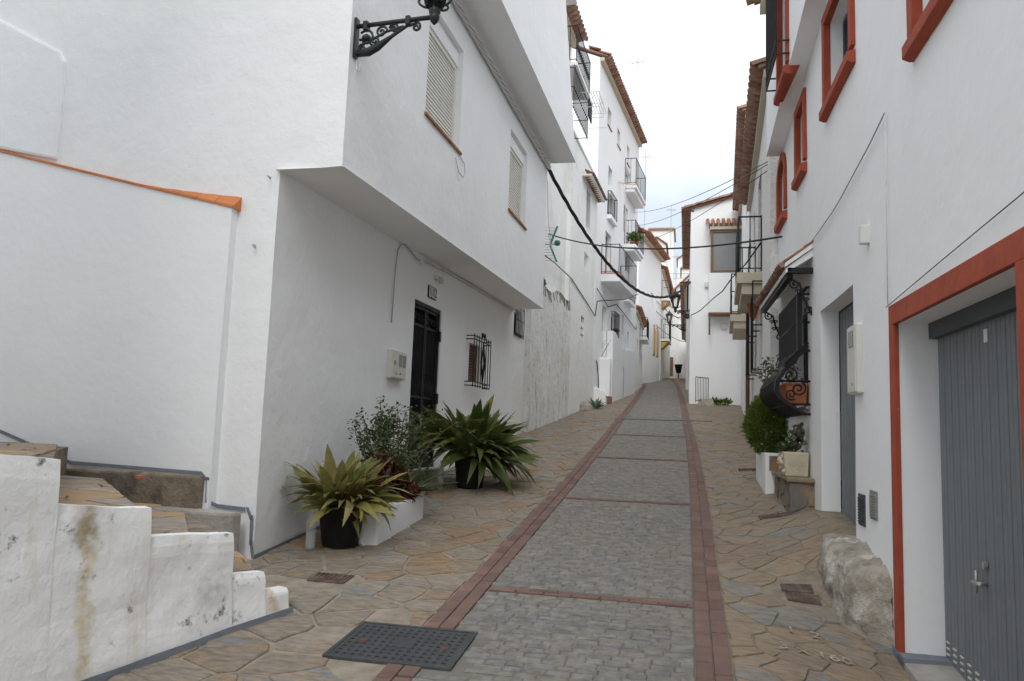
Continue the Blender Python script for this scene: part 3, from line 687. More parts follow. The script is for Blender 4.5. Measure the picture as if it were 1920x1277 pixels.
# door with two iron leaves
d_ = MB()
for a in ((DOOR[0], DOOR[0] + .05), (DOOR[1] - .05, DOOR[1])): fbox(d_, LT, a[0], a[1], -.12, -.02, DOOR[2], DOOR[3])
fbox(d_, LT, DOOR[0] + .05, DOOR[1] - .05, -.12, -.02, DOOR[3] - .05, DOOR[3])
door = d_.build('door', 'iron', H)
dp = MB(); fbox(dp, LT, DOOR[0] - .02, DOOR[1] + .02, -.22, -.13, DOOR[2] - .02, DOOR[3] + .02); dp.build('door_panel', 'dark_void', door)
ymid = (DOOR[0] + DOOR[1]) / 2
for (a, b) in ((DOOR[0] + .055, ymid - .008), (ymid + .008, DOOR[1] - .055)):
    l_ = MB()
    for c in ((a, a + .035), (b - .035, b)): fbox(l_, LT, c[0], c[1], -.075, -.035, DOOR[2] + .01, DOOR[3] - .055)
    for zz in (DOOR[2] + .02, 1.62, 2.05, 2.98, DOOR[3] - .09): fbox(l_, LT, a + .035, b - .035, -.07, -.04, zz, zz + .032)
    fbox(l_, LT, a + .035, b - .035, -.065, -.05, DOOR[2] + .05, 1.62)
    lf = l_.build('door_leaf', 'iron', door)
    for i in range(7):
        yy = a + .06 + i * (b - a - .12) / 6
        q = LT(yy, -.055, 0); inst('baluster', BALU, lf, (q[0], q[1], 1.64), scale=(1, 1, 1.34))
    for i in range(3):
        s_ = MB(); c = Vector(LT(a + .10 + i * .13, -.055, 3.11))
        s_.tube(spiral(c, .058, 1.6, (0, 1, 0), (0, 0, 1), i * 1.3, (-1) ** i, 18), .008, 5); s_.build('scroll', 'iron', lf, True)
    for i in range(3):
        s_ = MB(); c = Vector(LT(a + .10 + i * .13, -.055, 1.84)); s_.tube(spiral(c, .07, 1.6, (0, 1, 0), (0, 0, 1), i * 1.3, (-1) ** i, 18), .008, 5); s_.build('scroll', 'iron', lf, True)
for zz in (2.86, 2.0, 1.5):
    lk = MB(); fbox(lk, LT, DOOR[1] - .085, DOOR[1] - .03, -.035, .02, zz, zz + .14); lk.build('hinge', 'iron', door)
# steps in front of the door
st = MB(); fbox(st, LT, 9.1, 10.34, -.2, .10, .7, 1.125); st.build('door_sill', 'speckle', H, bevel=.006)
st = MB(); fbox(st, LT, 8.78, 10.5, .0, .40, .55, 1.0); st.build('door_step', 'speckle', H, bevel=.008)
for wn_ in (W1, W2):
    w_ = window(H, FT(-3.43 + .604, 5.96, .0187, 1), wn_[0], wn_[1], wn_[2], wn_[3] - .20, .10, 'shutter', 'pvc_cream', None, 'shutter_window')
    T6 = FT(-3.43 + .604, 5.96, .0187, 1)
    b_ = MB(); fbox(b_, T6, wn_[0] + .001, wn_[1] - .001, -.155, -.06, wn_[3] - .2, wn_[3] - .001); b_.build('shutter_box', 'plaster_smooth', w_)
    b_ = MB(); fbox(b_, T6, wn_[0] - .03, wn_[1] + .03, -.12, .03, wn_[2] - .025, wn_[2] + .004); b_.build('sill', 'clay_tile', w_)
# small window with a bulging grille
w_ = window(H, LT, WLOW[0], WLOW[1], WLOW[2], WLOW[3], .09, 'dark', 'wood', None, 'grille_window')
ws = MB()
for i in range(13):
    z0 = WLOW[2] + .02 + i * .045; fbox(ws, LT, WLOW[0] + .03, WLOW[1] - .03, -.085, -.06, z0, z0 + .03)
ws.build('wood_slats', 'wood', w_, kind='stuff')
gl = MB(); gy0, gy1 = 11.45, 12.42
for zz in (2.34, 2.40, 3.06, 3.11):
    P = [LT(gy0, 0, zz), LT(gy0, .13, zz), LT(gy1, .13, zz), LT(gy1, 0, zz)]; gl.tube(P, .009, 5)
for i in range(8):
    yy = gy0 + i * (gy1 - gy0) / 7; gl.tube([LT(yy, .13, 2.32), LT(yy, .13, 3.14 + (.06 if 2 < i < 5 else 0))], .008, 5)
c = Vector(LT((gy0 + gy1) / 2, .145, 2.72))
for s in (.34, .22): gl.tube([c + Vector((0, 0, s)), c + Vector((0, s * .42, 0)), c - Vector((0, 0, s)), c - Vector((0, s * .42, 0)), c + Vector((0, 0, s))], .008, 5)
for s in (-1, 1):
    gl.tube(spiral(c + Vector((0, s * .06, .44)), .05, 1.5, (0, s, 0), (0, 0, 1), -1, 1, 16), .008, 5); gl.tube(spiral(c + Vector((0, s * .05, -.12)), .045, 1.4, (0, s, 0), (0, 0, 1), 0, -1, 14), .007, 5)
gl.build('grille', 'iron', w_, True)
# house number tiles 112
def text_mesh(s, size, name, mt, mw, parent=None, ext=0.002):
    cu = bpy.data.curves.new(name, 'FONT'); cu.body = s; cu.size = size; cu.extrude = ext; cu.align_x = 'CENTER'; cu.align_y = 'CENTER'
    o = bpy.data.objects.new(name, cu); COL.objects.link(o); dg = bpy.context.evaluated_depsgraph_get(); me = bpy.data.meshes.new_from_object(o.evaluated_get(dg))
    bpy.data.objects.remove(o); me.materials.clear(); me.materials.append(M[mt])
    off = woff(parent) if parent else Vector((0, 0, 0))
    me.transform(Matrix.Translation(-off) @ mw); o = bpy.data.objects.new(name, me); COL.objects.link(o)
    if parent: o.parent = parent
    return o
FACE_R = Matrix(((0, 0, 1, 0), (1, 0, 0, 0), (0, 1, 0, 0), (0, 0, 0, 1)))      # text reading along +y, facing +x
np_ = thing('house_number', 'small white number tiles reading 112 above the black door', 'house number', LT(9.78, 0, 3.42))
for i, ch in enumerate('112'):
    y0 = 9.64 + i * .105; t_ = MB(); fbox(t_, LT, y0, y0 + .10, 0, .018, 3.40, 3.56); t_.build('number_tile', 'black_print', np_)
    t_ = MB(); fbox(t_, LT, y0 + .008, y0 + .092, .0, .020, 3.408, 3.552); tt = t_.build('tile_face', 'white_print', np_)
    p = LT(y0 + .05, .021, 3.478); text_mesh(ch, .165, 'digit', 'black_print', Matrix.Translation(p) @ FACE_R, np_, .001)
# little oval lamp over the door
o_ = MB(); c = Vector(LT(9.95, .07, 3.68))
o_.lathe([(.0, -.045), (.03, -.04), (.045, 0), (.03, .04), (0, .045)], c, 10); pl = thing('door_lamp', 'small cream bulb lamp on the wall above number 112', 'wall lamp', LT(9.95, 0, 3.66))
o_.build('globe', 'cream_plastic', pl, True); o_ = MB(); fbox(o_, LT, 9.86, 9.93, 0, .05, 3.68, 3.74); o_.build('holder', 'cream_plastic', pl, bevel=.008)
# meter box
def meterbox(name, label, T, y0, y1, z0, z1, d, panes, mtl='cream_plastic', grp=None):
    r = thing(name, label, 'meter box', T((y0 + y1) / 2, 0, z0), grp)
    b = MB(); fbox(b, T, y0, y1, -.01, d, z0, z1); b.build('case', mtl, r, bevel=.012)
    b = MB(); fbox(b, T, y0 + .012, y1 - .012, d, d + .008, z0 + .012, z1 - .012); dr = b.build('cover', mtl, r, bevel=.004)
    for (a, c, e_, f) in panes:
        b = MB(); fbox(b, T, a, c, d + .006, d + .014, e_, f); b.build('pane', 'grey_window', dr)
    return r
mbx = meterbox('meter_box', 'cream electricity meter box on the wall left of the black door', LT, 8.40, 8.85, 2.23, 2.57, .06, [(8.60, 8.69, 2.38, 2.52), (8.72, 8.81, 2.38, 2.52), (8.45, 8.50, 2.39, 2.44)])
b = MB(); p = LT(8.53, .072, 2.30); b.poly((p[0], p[1] - .022, p[2] - .018), (p[0], p[1] + .022, p[2] - .018), (p[0], p[1], p[2] + .022)); b.build('warning_sign', 'yellow_metal', mbx)
b = MB(); b.lathe([(.012, 0), (.012, .02)], LT(8.65, .066, 2.285), 8); b.build('lock', 'dark_steel', mbx)
jb = thing('junction_box', 'small white junction box under the first overhang', 'junction box', LT(9.28, 0, 3.8)); b = MB(); fbox(b, LT, 9.24, 9.34, 0, .05, 3.76, 3.87); b.build('case', 'white_print', jb, bevel=.006)
def cable(name, label, pts, r, mt, cat='cable', n=5, grp=None):
    m_ = MB(); m_.tube(pts, r, n); return tag(m_.build(name, mt, None, True, origin=pts[0]), label, cat, grp)
def sag(a, b, s, n=14, wobble=0):
    a, b = Vector(a), Vector(b); return [a + (b - a) * (i / n) - Vector((0, 0, s * 4 * (i / n) * (1 - i / n))) + Vector((0, 0, U(-wobble, wobble))) for i in range(n + 1)]
cable('wall_wire', 'thin grey wire hanging in a hook shape under the first overhang', [LT(8.42, .02, 2.88), LT(8.44, .02, 3.3), LT(8.46, .02, 3.6), LT(8.5, .02, 3.76), LT(8.58, .02, 3.85), LT(8.7, .02, 3.88), LT(8.9, .02, 3.85), LT(9.1, .02, 3.80), LT(9.25, .02, 3.80)], .0075, 'steel')
cable('soffit_conduit', 'pale conduit running under the overhang away from the junction box', [LT(9.33, .03, 3.83), LT(10.5, .03, 3.885), LT(12, .03, 3.91), LT(14.4, .03, 3.95)], .02, 'cable_white')
# painted cable bundle below the second overhang, and its black end over the street
bd = thing('cable_bundle', 'white painted bundle of cables clipped under the second overhang', 'cables', LT(6, .64, 6.7))
for k in range(5):
    m_ = MB(); P = []
    for i in range(46):
        y = 5.8 + i * (14.25 - 5.8) / 45; a = i * .9 + k * 1.26; P.append(LT(y, .655 + .022 * math.cos(a), 6.74 + .04 * math.sin(a) + .004 * math.sin(i * 2.1)))
    m_.tube(P, .017, 5); m_.build('strand', 'cable_white', bd, True)
tw = thing('twisted_cable', 'thick black twisted cable sagging across the street', 'cables', (-2.66, 14.25, 6.74))
for k in range(3):
    m_ = MB(); P = []; base = sag((-2.66, 14.25, 6.76), (.10, 26.4, 6.84), 1.35, 70)
    for i, q in enumerate(base): a = i * .8 + k * 2.09; P.append(q + Vector((.021 * math.cos(a), 0, .021 * math.sin(a))))
    m_.tube(P, .021, 5); m_.build('strand', 'cable_black', tw, True)
# wall hooks on the side
for (x, z, lab) in ((-3.52, 3.78, 'small metal hook at the corner just under the first overhang'), (-3.62, 3.18, 'small bent wire nail low on the bright corner strip')):
    p = Vector((x, ysd(x) - .01, z)); h = MB(); h.tube([p, p + V(0, -.05, .0), p + V(.02, -.06, -.02), p + V(.03, -.04, -.03)], .006, 5); tag(h.build('wall_hook', 'steel', None, True, origin=p), lab, 'hook')
cable('loop_wire', 'thin wire loop dangling below the first shuttered window', [LT(8.7, .615, 4.95), LT(8.8, .63, 4.80), LT(8.95, .64, 4.78), LT(9.03, .64, 4.86), LT(9.0, .63, 4.98), LT(8.88, .615, 5.03)], .005, 'steel')

# ------------------------------------------------------------------ lanterns
def lantern(name, label, base, arm_dir, L, drop, s=1.0, grp=None):
    """wrought iron bracket with an arm, scrolls and a six sided glass lantern; base on the wall"""
    r = thing(name, label, 'street lantern', base, grp); B = Vector(base); d = Vector(arm_dir).normalized(); z = Vector((0, 0, 1)); side = d.cross(z)
    m_ = MB(); q = [B + side * .03 * s - z * drop * 1.15, B - side * .03 * s - z * drop * 1.15, B - side * .03 * s + z * .07 * s, B + side * .03 * s + z * .07 * s]
    m_.prism(q, [k + d * .02 for k in q]); m_.build('wall_plate', 'iron_green', r)
    m_ = MB(); m_.tube([B, B + d * L], .020 * s, 8); arm = m_.build('arm', 'iron_green', r, True)
    for t in (.14, .68):
        m_ = MB(); c = B + d * L * t; q = [c + side * .03 * s - z * .045 * s, c - side * .03 * s - z * .045 * s, c - side * .03 * s + z * .028 * s, c + side * .03 * s + z * .028 * s]
        m_.prism([k - d * .02 * s for k in q], [k + d * .02 * s for k in q]); m_.build('collar', 'iron_green', r)
    m_ = MB(); m_.tube([B + d * .03 - z * drop, B + d * .14 * L / .74 - z * drop * .98, B + d * L * .30 - z * drop * .84, B + d * L * .48 - z * drop * .5, B + d * L * .66 - z * .05 * s, B + d * L * .78 - z * .035 * s], [.03 * s, .038 * s, .034 * s, .016 * s, .014 * s, .012 * s], 7)
    m_.tube(spiral(B + d * L * .78 - z * .07 * s, .042 * s, 1.3, d, z, 1.57, -1, 16), .012 * s, 5); m_.build('brace', 'iron_green', r, True)
    m_ = MB()
    for (t, dz, rr, st, sg) in ((.15, .13, .075, 2.4, -1), (.34, .085, .055, 0, 1), (.50, .065, .045, 3, -1), (.10, .23, .04, 1, 1), (.26, .17, .045, 3.6, 1)):
        m_.tube(spiral(B + d * L * t - z * dz * drop / .28, rr * s, 1.5, d, z, st, sg, 22), .011 * s, 5)
    m_.tube([B + d * L * .06 - z * drop * .5, B + d * L * .22 - z * drop * .55, B + d * L * .4 - z * drop * .32, B + d * L * .62 - z * .05 * s], .012 * s, 5)
    m_.lathe([(0, -.03 * s), (.035 * s, -.02 * s), (.04 * s, .01 * s), (0, .03 * s)], B + d * L * .15 - z * .13 * drop / .28, 10); m_.build('scrollwork', 'iron_green', r, True)
    e_ = B + d * L
    m_ = MB(); m_.lathe([(.006 * s, -.07 * s), (.03 * s, -.045 * s), (.042 * s, -.02 * s), (.046 * s, .0), (.040 * s, .02 * s), (.05 * s, .035 * s), (.05 * s, .06 * s), (.036 * s, .08 * s), (.06 * s, .11 * s)], e_, 12)
    cup = m_.build('cup', 'iron_green', r, True)
    m_ = MB(); hb, ht, rb, rt = .12 * s, .46 * s, .085 * s, .15 * s
    for k in range(6):
        a = k * math.pi / 3; u = Vector((math.cos(a), math.sin(a), 0)); u2 = Vector((math.cos(a + math.pi / 3), math.sin(a + math.pi / 3), 0))
        m_.tube([e_ + u * rb + z * hb, e_ + u * rt + z * ht], .009 * s, 5); m_.tube([e_ + u * rb + z * hb, e_ + u2 * rb + z * hb], .010 * s, 5); m_.tube([e_ + u * rt + z * ht, e_ + u2 * rt + z * ht], .013 * s, 5)
        m_.tube([e_ + u * .04 * s + z * .08 * s, e_ + u * .10 * s + z * .10 * s, e_ + u * .135 * s + z * .125 * s, e_ + u * .15 * s + z * .15 * s, e_ + u * .135 * s + z * .165 * s], .011 * s, 5)
    fr = m_.build('lantern_frame', 'iron_green', r, True)
    m_ = MB(); m_.lathe([(rb * .97, hb), (rt * .97, ht)], e_, 6); m_.build('lantern_glass', 'lamp_glass', fr)
    m_ = MB(); m_.lathe([(rt * 1.12, ht), (rt * 1.15, ht + .02 * s), (rt * .8, ht + .08 * s), (rt * .45, ht + .12 * s), (rt * .42, ht + .15 * s), (rt * .2, ht + .17 * s), (.012 * s, ht + .22 * s), (.004, ht + .26 * s)], e_, 12); m_.build('lantern_cap', 'iron_green', r, True)
    return r
lantern('wall_lantern', 'wrought iron street lantern on a scrolled bracket at the near house corner', (-2.825, 5.88, 5.11), (1, -.06, .005), .73, .25)
c_ = MB(); c_.tube([(-2.81, 5.9, 4.83), (-2.80, 5.89, 4.72), (-2.77, 5.88, 4.70), (-2.77, 5.9, 4.80)], .006, 5); tag(c_.build('lantern_wire', 'cable_white', None, True, origin=(-2.81, 5.9, 4.83)), 'short loop of white wire hanging under the near lantern bracket', 'cable')

# ------------------------------------------------------------------ stairs beside the house
S = thing('stone_stairs', 'worn flagstone steps with a whitewashed parapet beside the corner house', 'stairs', (-2.9, 4.2, .4))
# parapet: line in plan with the height of its stepped top
par = [(-2.535, 4.80, .61), (-2.60, 4.63, .61), (-2.601, 4.629, .73), (-2.695, 4.395, .75), (-2.696, 4.394, 1.0), (-2.885, 3.86, 1.03), (-2.886, 3.859, 1.19), (-3.06, 3.36, 1.24), (-3.061, 3.359, 1.46), (-3.20, 2.95, 1.5), (-3.35, 2.5, 1.52)]
mb = MB(); fine_p = []
for (a, b) in zip(par, par[1:]):
    n = max(1, int(math.hypot(b[0] - a[0], b[1] - a[1]) / .035))
    for i in range(n): t = i / n; fine_p.append(tuple(a[k] + (b[k] - a[k]) * t for k in range(3)))
fine_p.append(par[-1])
fine_p = [(p[0], p[1], p[2] + wob(p[0] * 4, p[1] * 4, 1, .016)) for p in fine_p]
nd = Vector((.92, -.39, 0)); rows = []
for (x, y, zt) in fine_p:
    zb = zg(x, y) - .05; col = []
    for j in range(13):
        z = zb + (zt - zb) * j / 12; a = wob(x * 1.7, y * 1.7, z * 1.7, .045) + .05 * (1 - j / 12) ** 2 - (.022 if j == 12 else .006 if j == 11 else 0)
        col.append(mb.p((x + nd.x * a, y + nd.y * a, z + (wob(x * 2, y * 2, 9, .012) if j == 12 else 0))))
    col.append(mb.p((x - nd.x * .10, y - nd.y * .10, zt))); col.append(mb.p((x - nd.x * .10, y - nd.y * .10, zb))); rows.append(col)
for a, b in zip(rows, rows[1:]):
    for j in range(14): mb.f.append([a[j + 1], a[j], b[j], b[j + 1]])
mb.f.append(rows[0][::-1]); mb.f.append(rows[-1])
mb.build('parapet', 'plaster_stair', S)
mb = MB()
for a, b in zip(fine_p, fine_p[1:]):
    if b[1] < 3.2: break
    def q(p, z): k = .05 + .014 + wob(p[0] * 1.7, p[1] * 1.7, z * 1.7, .045); return (p[0] + nd.x * k, p[1] + nd.y * k, z)
    za, zb = zg(a[0], a[1]), zg(b[0], b[1]); mb.poly(q(b, zb - .03), q(a, za - .03), q(a, za + .045), q(b, zb + .045))
mb.build('painted_base_line', 'grey_paint', S)
# treads: plan polygons (front edge on the parapet) with their own heights
treads = [(.60, [(-2.56, 4.74), (-2.64, 4.60), (-3.05, 4.98), (-3.35, 5.60), (-2.95, 5.15)]),
          (.735, [(-2.64, 4.62), (-2.74, 4.40), (-3.30, 4.88), (-3.60, 5.45), (-3.2, 5.25), (-2.86, 4.88)]),
          (1.005, [(-2.69, 4.36), (-2.92, 3.86), (-4.35, 5.05), (-4.35, 5.5), (-3.75, 5.35), (-3.6, 5.15)]),
          (1.18, [(-2.90, 3.86), (-3.10, 3.36), (-5.0, 4.6), (-5.3, 5.6), (-4.62, 5.50), (-4.40, 5.28)]),
          (1.42, [(-3.08, 3.36), (-3.35, 2.5), (-6.6, 3.6), (-8.5, 5.2), (-8.5, 6.1), (-5.2, 5.75), (-4.72, 5.1)])]
for i, (z, P) in enumerate(treads):
    P = [(P[0][0] - .085, P[0][1] + .03), (P[1][0] - .085, P[1][1] + .03)] + P[2:]
    mb = MB(); mb.prism([(x, y, .2) for x, y in P], [(x, y, z - .015) for x, y in P]); so = mb.build('step', 'concrete_dark', S)
    xs = [p[0] for p in P]; ysq = [p[1] for p in P]
    for poly in crazy(min(xs), max(xs), min(ysq), max(ysq), .34, .28, .006):
        for k in range(len(P)):
            a, b = P[k], P[(k + 1) % len(P)]; nx, ny = b[1] - a[1], a[0] - b[0]; l = math.hypot(nx, ny); nx /= -l; ny /= -l
            cx, cy = sum(xs) / len(xs), sum(ysq) / len(ysq)
            if nx * (cx - a[0]) + ny * (cy - a[1]) > 0: nx, ny = -nx, -ny
            poly = clip(poly, nx, ny, nx * a[0] + ny * a[1])
            if len(poly) < 3: break
        if len(poly) < 3: continue
        m_ = MB(); flag_into(m_, poly, lambda x, y: z - .015, .016, .12, .006); m_.build('flagstone', 'flag_tread', so)
# concrete ledges between the steps and the wall
def ledge(x0, x1, d0, d1, z0, z1, mt):
    mb = MB()
    b = [(x0, ysd(x0) - d0), (x1, ysd(x1) - d1), (x1 + .02, ysd(x1) - fd(x1) - .0125), (x0, ysd(x0) - fd(x0) - .0125)]
    mb.prism([(x, y, z0) for x, y in b], [(x, y, z1 + (.0)) for x, y in b]); mb.build('ledge', mt, S, bevel=.025)
ledge(-5.5, -3.90, .25, .16, .4, 1.222, 'concrete_dark'); ledge(-4.5, -3.50, .36, .24, .4, .955, 'concrete')
mb = MB(); cl = [(-4.36, 5.55), (-4.30, 5.52), (-4.28, 5.57), (-4.34, 5.60)]; mb.prism([(x, y, 1.19) for x, y in cl], [(x, y, 1.215) for x, y in cl]); tag(mb.build('tile_shard', 'terracotta', None, origin=(-4.32, 5.55, 1.19)), 'small red tile shard lying on the stair tread', 'shard')

# ------------------------------------------------------------------ ironwork in the ground
mh = thing('manhole_cover', 'large black cast iron grating cover set in the street', 'manhole cover', ((MANH[0] + MANH[1]) / 2, (MANH[2] + MANH[3]) / 2, zg(-1.6, 4.45)))
x0, x1, y0, y1 = MANH; H0 = .012
gz = lambda x, y: gbase(y) + H0
mb = MB()
def slab(a, b, c, d, t, h=.0):
    mb.box8([(a, c, gz(a, c) - t), (b, c, gz(b, c) - t), (b, d, gz(b, d) - t), (a, d, gz(a, d) - t)], [(a, c, gz(a, c) + h), (b, c, gz(b, c) + h), (b, d, gz(b, d) + h), (a, d, gz(a, d) + h)])
slab(x0, x1, y0, y1, .03, -.012); mb.build('base_plate', 'dark_void', mh)
mb = MB(); fw = .022
for a in ((x0, x1, y0, y0 + fw), (x0, x1, y1 - fw, y1), (x0, x0 + fw, y0 + fw, y1 - fw), (x1 - fw, x1, y0 + fw, y1 - fw)): slab(*a, .03, .004)
mb.build('frame', 'cast_iron', mh)
mb = MB(); nx, ny = 14, 9
for i in range(nx + 1):
    a = x0 + .035 + i * (x1 - x0 - .07) / nx; slab(a - .012, a + .012, y0 + .028, y1 - .028, .012, .0015)
for j in range(ny + 1):
    c = y0 + .04 + j * (y1 - y0 - .08) / ny; slab(x0 + .028, x1 - .028, c - .018, c + .018, .012, .0)
slab((x0 + x1) / 2 - .07, (x0 + x1) / 2 + .07, (y0 + y1) / 2 - .06, (y0 + y1) / 2 + .06, .012, .003)
mb.build('grating', 'cast_iron', mh)
for (a, c) in ((x0 + .13, (y0 + y1) / 2 - .02), (x1 - .12, (y0 + y1) / 2 + .0)):
    mb = MB(); slab(a - .025, a + .025, c - .025, c + .025, .012, .004); mb.build('lifting_eye', 'rust', mh)
labs = ['small rusty cover in the paving near the foot of the steps', 'rear one of two rusty covers beside the rock', 'front one of two rusty covers beside the rock', 'rusty cover in the paving before the stone planter', 'small slotted drain grate in the right pavement by the bush']
for (a, b, c, d), lab in zip(RUSTY[:5], labs):
    r = thing('drain_cover', lab, 'drain cover', ((a + b) / 2, (c + d) / 2, zg((a + b) / 2, (c + d) / 2)))
    zq = lambda x, y: zg(x, y) + .006
    mb = MB(); mb.box8([(a, c, zq(a, c) - .03), (b, c, zq(b, c) - .03), (b, d, zq(b, d) - .03), (a, d, zq(a, d) - .03)], [(a, c, zq(a, c) + .004), (b, c, zq(b, c) + .004), (b, d, zq(b, d) + .004), (a, d, zq(a, d) + .004)]); mb.build('plate', 'rust', r)
    n = 8; mb = MB()
    for i in range(n):
        x = a + (b - a) * (i + .2) / n; x2 = x + (b - a) / n * (.55 if 'slotted' in lab else .3)
        mb.box8([(x, c + .02, zq(x, c)), (x2, c + .02, zq(x2, c)), (x2, d - .02, zq(x2, d)), (x, d - .02, zq(x, d))], [(x, c + .02, zq(x, c) + .008), (x2, c + .02, zq(x2, c) + .008), (x2, d - .02, zq(x2, d) + .008), (x, d - .02, zq(x, d) + .008)])
    mb.build('ribs', 'dark_void' if 'slotted' in lab else 'rust', r)
mb = MB(); n = 12
for i in range(n):
    a, b = -1.75 + i * .2, -1.75 + (i + 1) * .2 - .008; yy = lambda x: DRAIN + .05 * (x + 1.7)
    mb.box8([(a, yy(a) - .05, gbase(yy(a) - .05) - .02), (b, yy(b) - .05, gbase(yy(b) - .05) - .02), (b, yy(b) + .05, gbase(yy(b)) - .02), (a, yy(a) + .05, gbase(yy(a)) - .02)], [(a, yy(a) - .05, gbase(yy(a) - .05) + .02), (b, yy(b) - .05, gbase(yy(b) - .05) + .02), (b, yy(b) + .05, gbase(yy(b)) + .03), (a, yy(a) + .05, gbase(yy(a)) + .03)])
tag(mb.build('drain_channel', 'dark_steel', None, origin=(-.8, DRAIN, gbase(DRAIN))), 'narrow dark drain channel crossing the whole lane', 'drain')

# ------------------------------------------------------------------ plants and pots on the left
def leaf_mesh(name, mt, L, W, bend, fold=.25, n=8, twist=0.0, pet=.2):
    mb = MB(); rows = []
    for i in range(n + 1):
        t = i / n; a = bend * t * t; x = L * (t - .22 * bend * bend * t ** 3 * .6); z = L * (0.0 - .5 * bend * t * t)
        wd = .004 if t < pet else W * math.sin(math.pi * min(1, ((t - pet) / (1 - pet)) ** .75)) ** .8 * .5 + (.003 if i < n else 0)
        c = Vector((x, 0, z)); tw = twist * t
        l_ = Vector((0, math.cos(tw), math.sin(tw))) * wd; f_ = Vector((0, 0, 1)) * wd * fold
        rows.append([mb.p(c + l_ + f_), mb.p(c), mb.p(c - l_ + f_)])
    for a, b in zip(rows, rows[1:]):
        mb.f.append([a[0], a[1], b[1], b[0]]); mb.f.append([a[1], a[2], b[2], b[1]])
    return mesh_of(mb, name, mt, True)
def bucket(r, c, rb, rt, h):
    mb = MB(); mb.lathe([(rb * .9, 0), (rb, .01), (rt, h * .93), (rt * 1.06, h * .94), (rt * 1.07, h), (rt * .97, h), (rt * .95, h * .9), (.01, h * .88)], c, 24); p_ = mb.build('pot', 'black_plastic', r, True)
    mb = MB(); mb.lathe([(rt * .96, h * .86), (rt * .5, h * .91), (.01, h * .92)], c, 14); mb.build('soil', 'soil', r)
    return p_
def aspidistra(label, c, rb, rt, h, nl, L, mt, spread, seed, lean=(0, 0), wall_x=None):
    random.seed(seed); r = thing('potted_aspidistra', label, 'potted plant', c, 'aspidistras in black tubs'); bucket(r, c, rb, rt, h)
    me = [leaf_mesh('leaf', mt, L * k, L * k * wd, bd, .22, 7, tw) for k, wd, bd, tw in ((1, .17, .9, .6), (.9, .18, 1.3, -.7), (1.08, .155, .6, .4), (.8, .19, 1.6, 1.0), (.98, .165, 1.9, -.5), (.72, .19, 1.0, 1.3), (.88, .17, .4, .9))]
    for i in range(nl):
        a = U(0, 2 * math.pi); el = math.radians(U(48, 90) if i > nl * .32 else U(12, 50)); rr = rt * .75 * math.sqrt(rnd())
        q = Vector(c) + Vector((rr * math.cos(a), rr * math.sin(a), h * .88))
        if math.cos(a - .55) < -.1 and rnd() < .3: a = .55 + U(-1.3, 1.3)
        if wall_x is not None and math.cos(a) < -.3: el = max(el, math.radians(58))
        o = inst('leaf', random.choice(me), r, q, (U(-.6, .6), -el + lean[0] * math.cos(a), a + U(-.3, .3)), (U(.6, 1.1),) * 3)
    return r
zp = lambda x, y: zg(x, y) + .008
aspidistra('large yellowish aspidistra in the nearer black tub beside the white trough', (-2.93, 6.42, zp(-2.93, 6.42)),   .155, .205, .36, 290, .52, 'leaf_yellow', 1, 3, wall_x=-3.4)
aspidistra('large dark green aspidistra in the farther black tub beyond the door step', (-2.62, 9.45, zp(-2.62, 9.45)), .16, .205, .37, 340, .82, 'leaf_aspidistra', 1, 5, wall_x=-3.3)
random.seed(21)
def bottle(label, c, h):
    r = thing('water_bottle', label, 'bottle', c, 'water bottles against the wall'); s = h / .33
    mb = MB(); mb.lathe([(.035 * s, 0), (.043 * s, .01 * s), (.044 * s, .08 * s), (.041 * s, .09 * s), (.044 * s, .10 * s), (.044 * s, .17 * s), (.041 * s, .18 * s), (.044 * s, .19 * s), (.042 * s, .24 * s), (.018 * s, .295 * s), (.014 * s, .31 * s)], c, 16); mb.build('body', 'bottle_plastic', r, True)
    mb = MB(); mb.lathe([(.034 * s, .005), (.040 * s, .012 * s), (.040 * s, .15 * s), (.01, .151 * s)], c, 14); mb.build('water', 'bottle_plastic', r, True)
    mb = MB(); mb.lathe([(.016 * s, .308 * s), (.016 * s, .328 * s)], c, 10); mb.build('cap', 'white_print', r)
bottle('tall clear water bottle standing left of the nearer black tub', (-3.12, 6.24, zp(-3.12, 6.24)), .34)
bottle('clear water bottle standing behind the farther black tub', (-2.98, 9.38, zp(-2.98, 9.38)), .33)
# white trough with plants
tr = thing('planter_trough', 'long white rendered trough with plants beside the black door', 'planter', (-2.95, 7.1, .7))
def tq(y, o, z): return LT(y, o, z)
mb = MB(); fbox(mb, LT, 6.50, 7.66, .40, .80, .4, .98)
mb.build('box', 'plaster_smooth', tr, bevel=.02)
mb = MB(); fbox(mb, LT, 6.55, 7.61, .45, .75, .97, .985); mb.build('soil', 'soil', tr)
def sprig_mass(parent, name, mt, blobs, n, size, flat=.35, stems=None, seed=1):
    """many small leaf faces spread through ellipsoids (cx, cy, cz, rx, ry, rz)"""
    random.seed(seed); mb = MB()
    for k in range(n):
        b = random.choice(blobs); u = Vector((random.gauss(0, 1), random.gauss(0, 1), random.gauss(0, 1))).normalized() * rnd() ** .45
        c = Vector((b[0] + u.x * b[3], b[1] + u.y * b[4], b[2] + u.z * b[5])); s = size * U(.6, 1.3)
        d = (Vector((U(-1, 1), U(-1, 1), U(-.7, .9)))).normalized(); e_ = d.cross(Vector((U(-1, 1), U(-1, 1), U(-1, 1)))).normalized()
        mb.poly(c, c + d * s * .5 + e_ * s * flat, c + d * s, c + d * s * .5 - e_ * s * flat)
    return mb.build(name, mt, parent, kind='stuff')
jz = thing('jasmine_shrub', 'airy dark green climbing shrub growing before the meter box', 'shrub', (-3.05, 7.45, .98))
random.seed(31); mb = MB(); lv = MB()
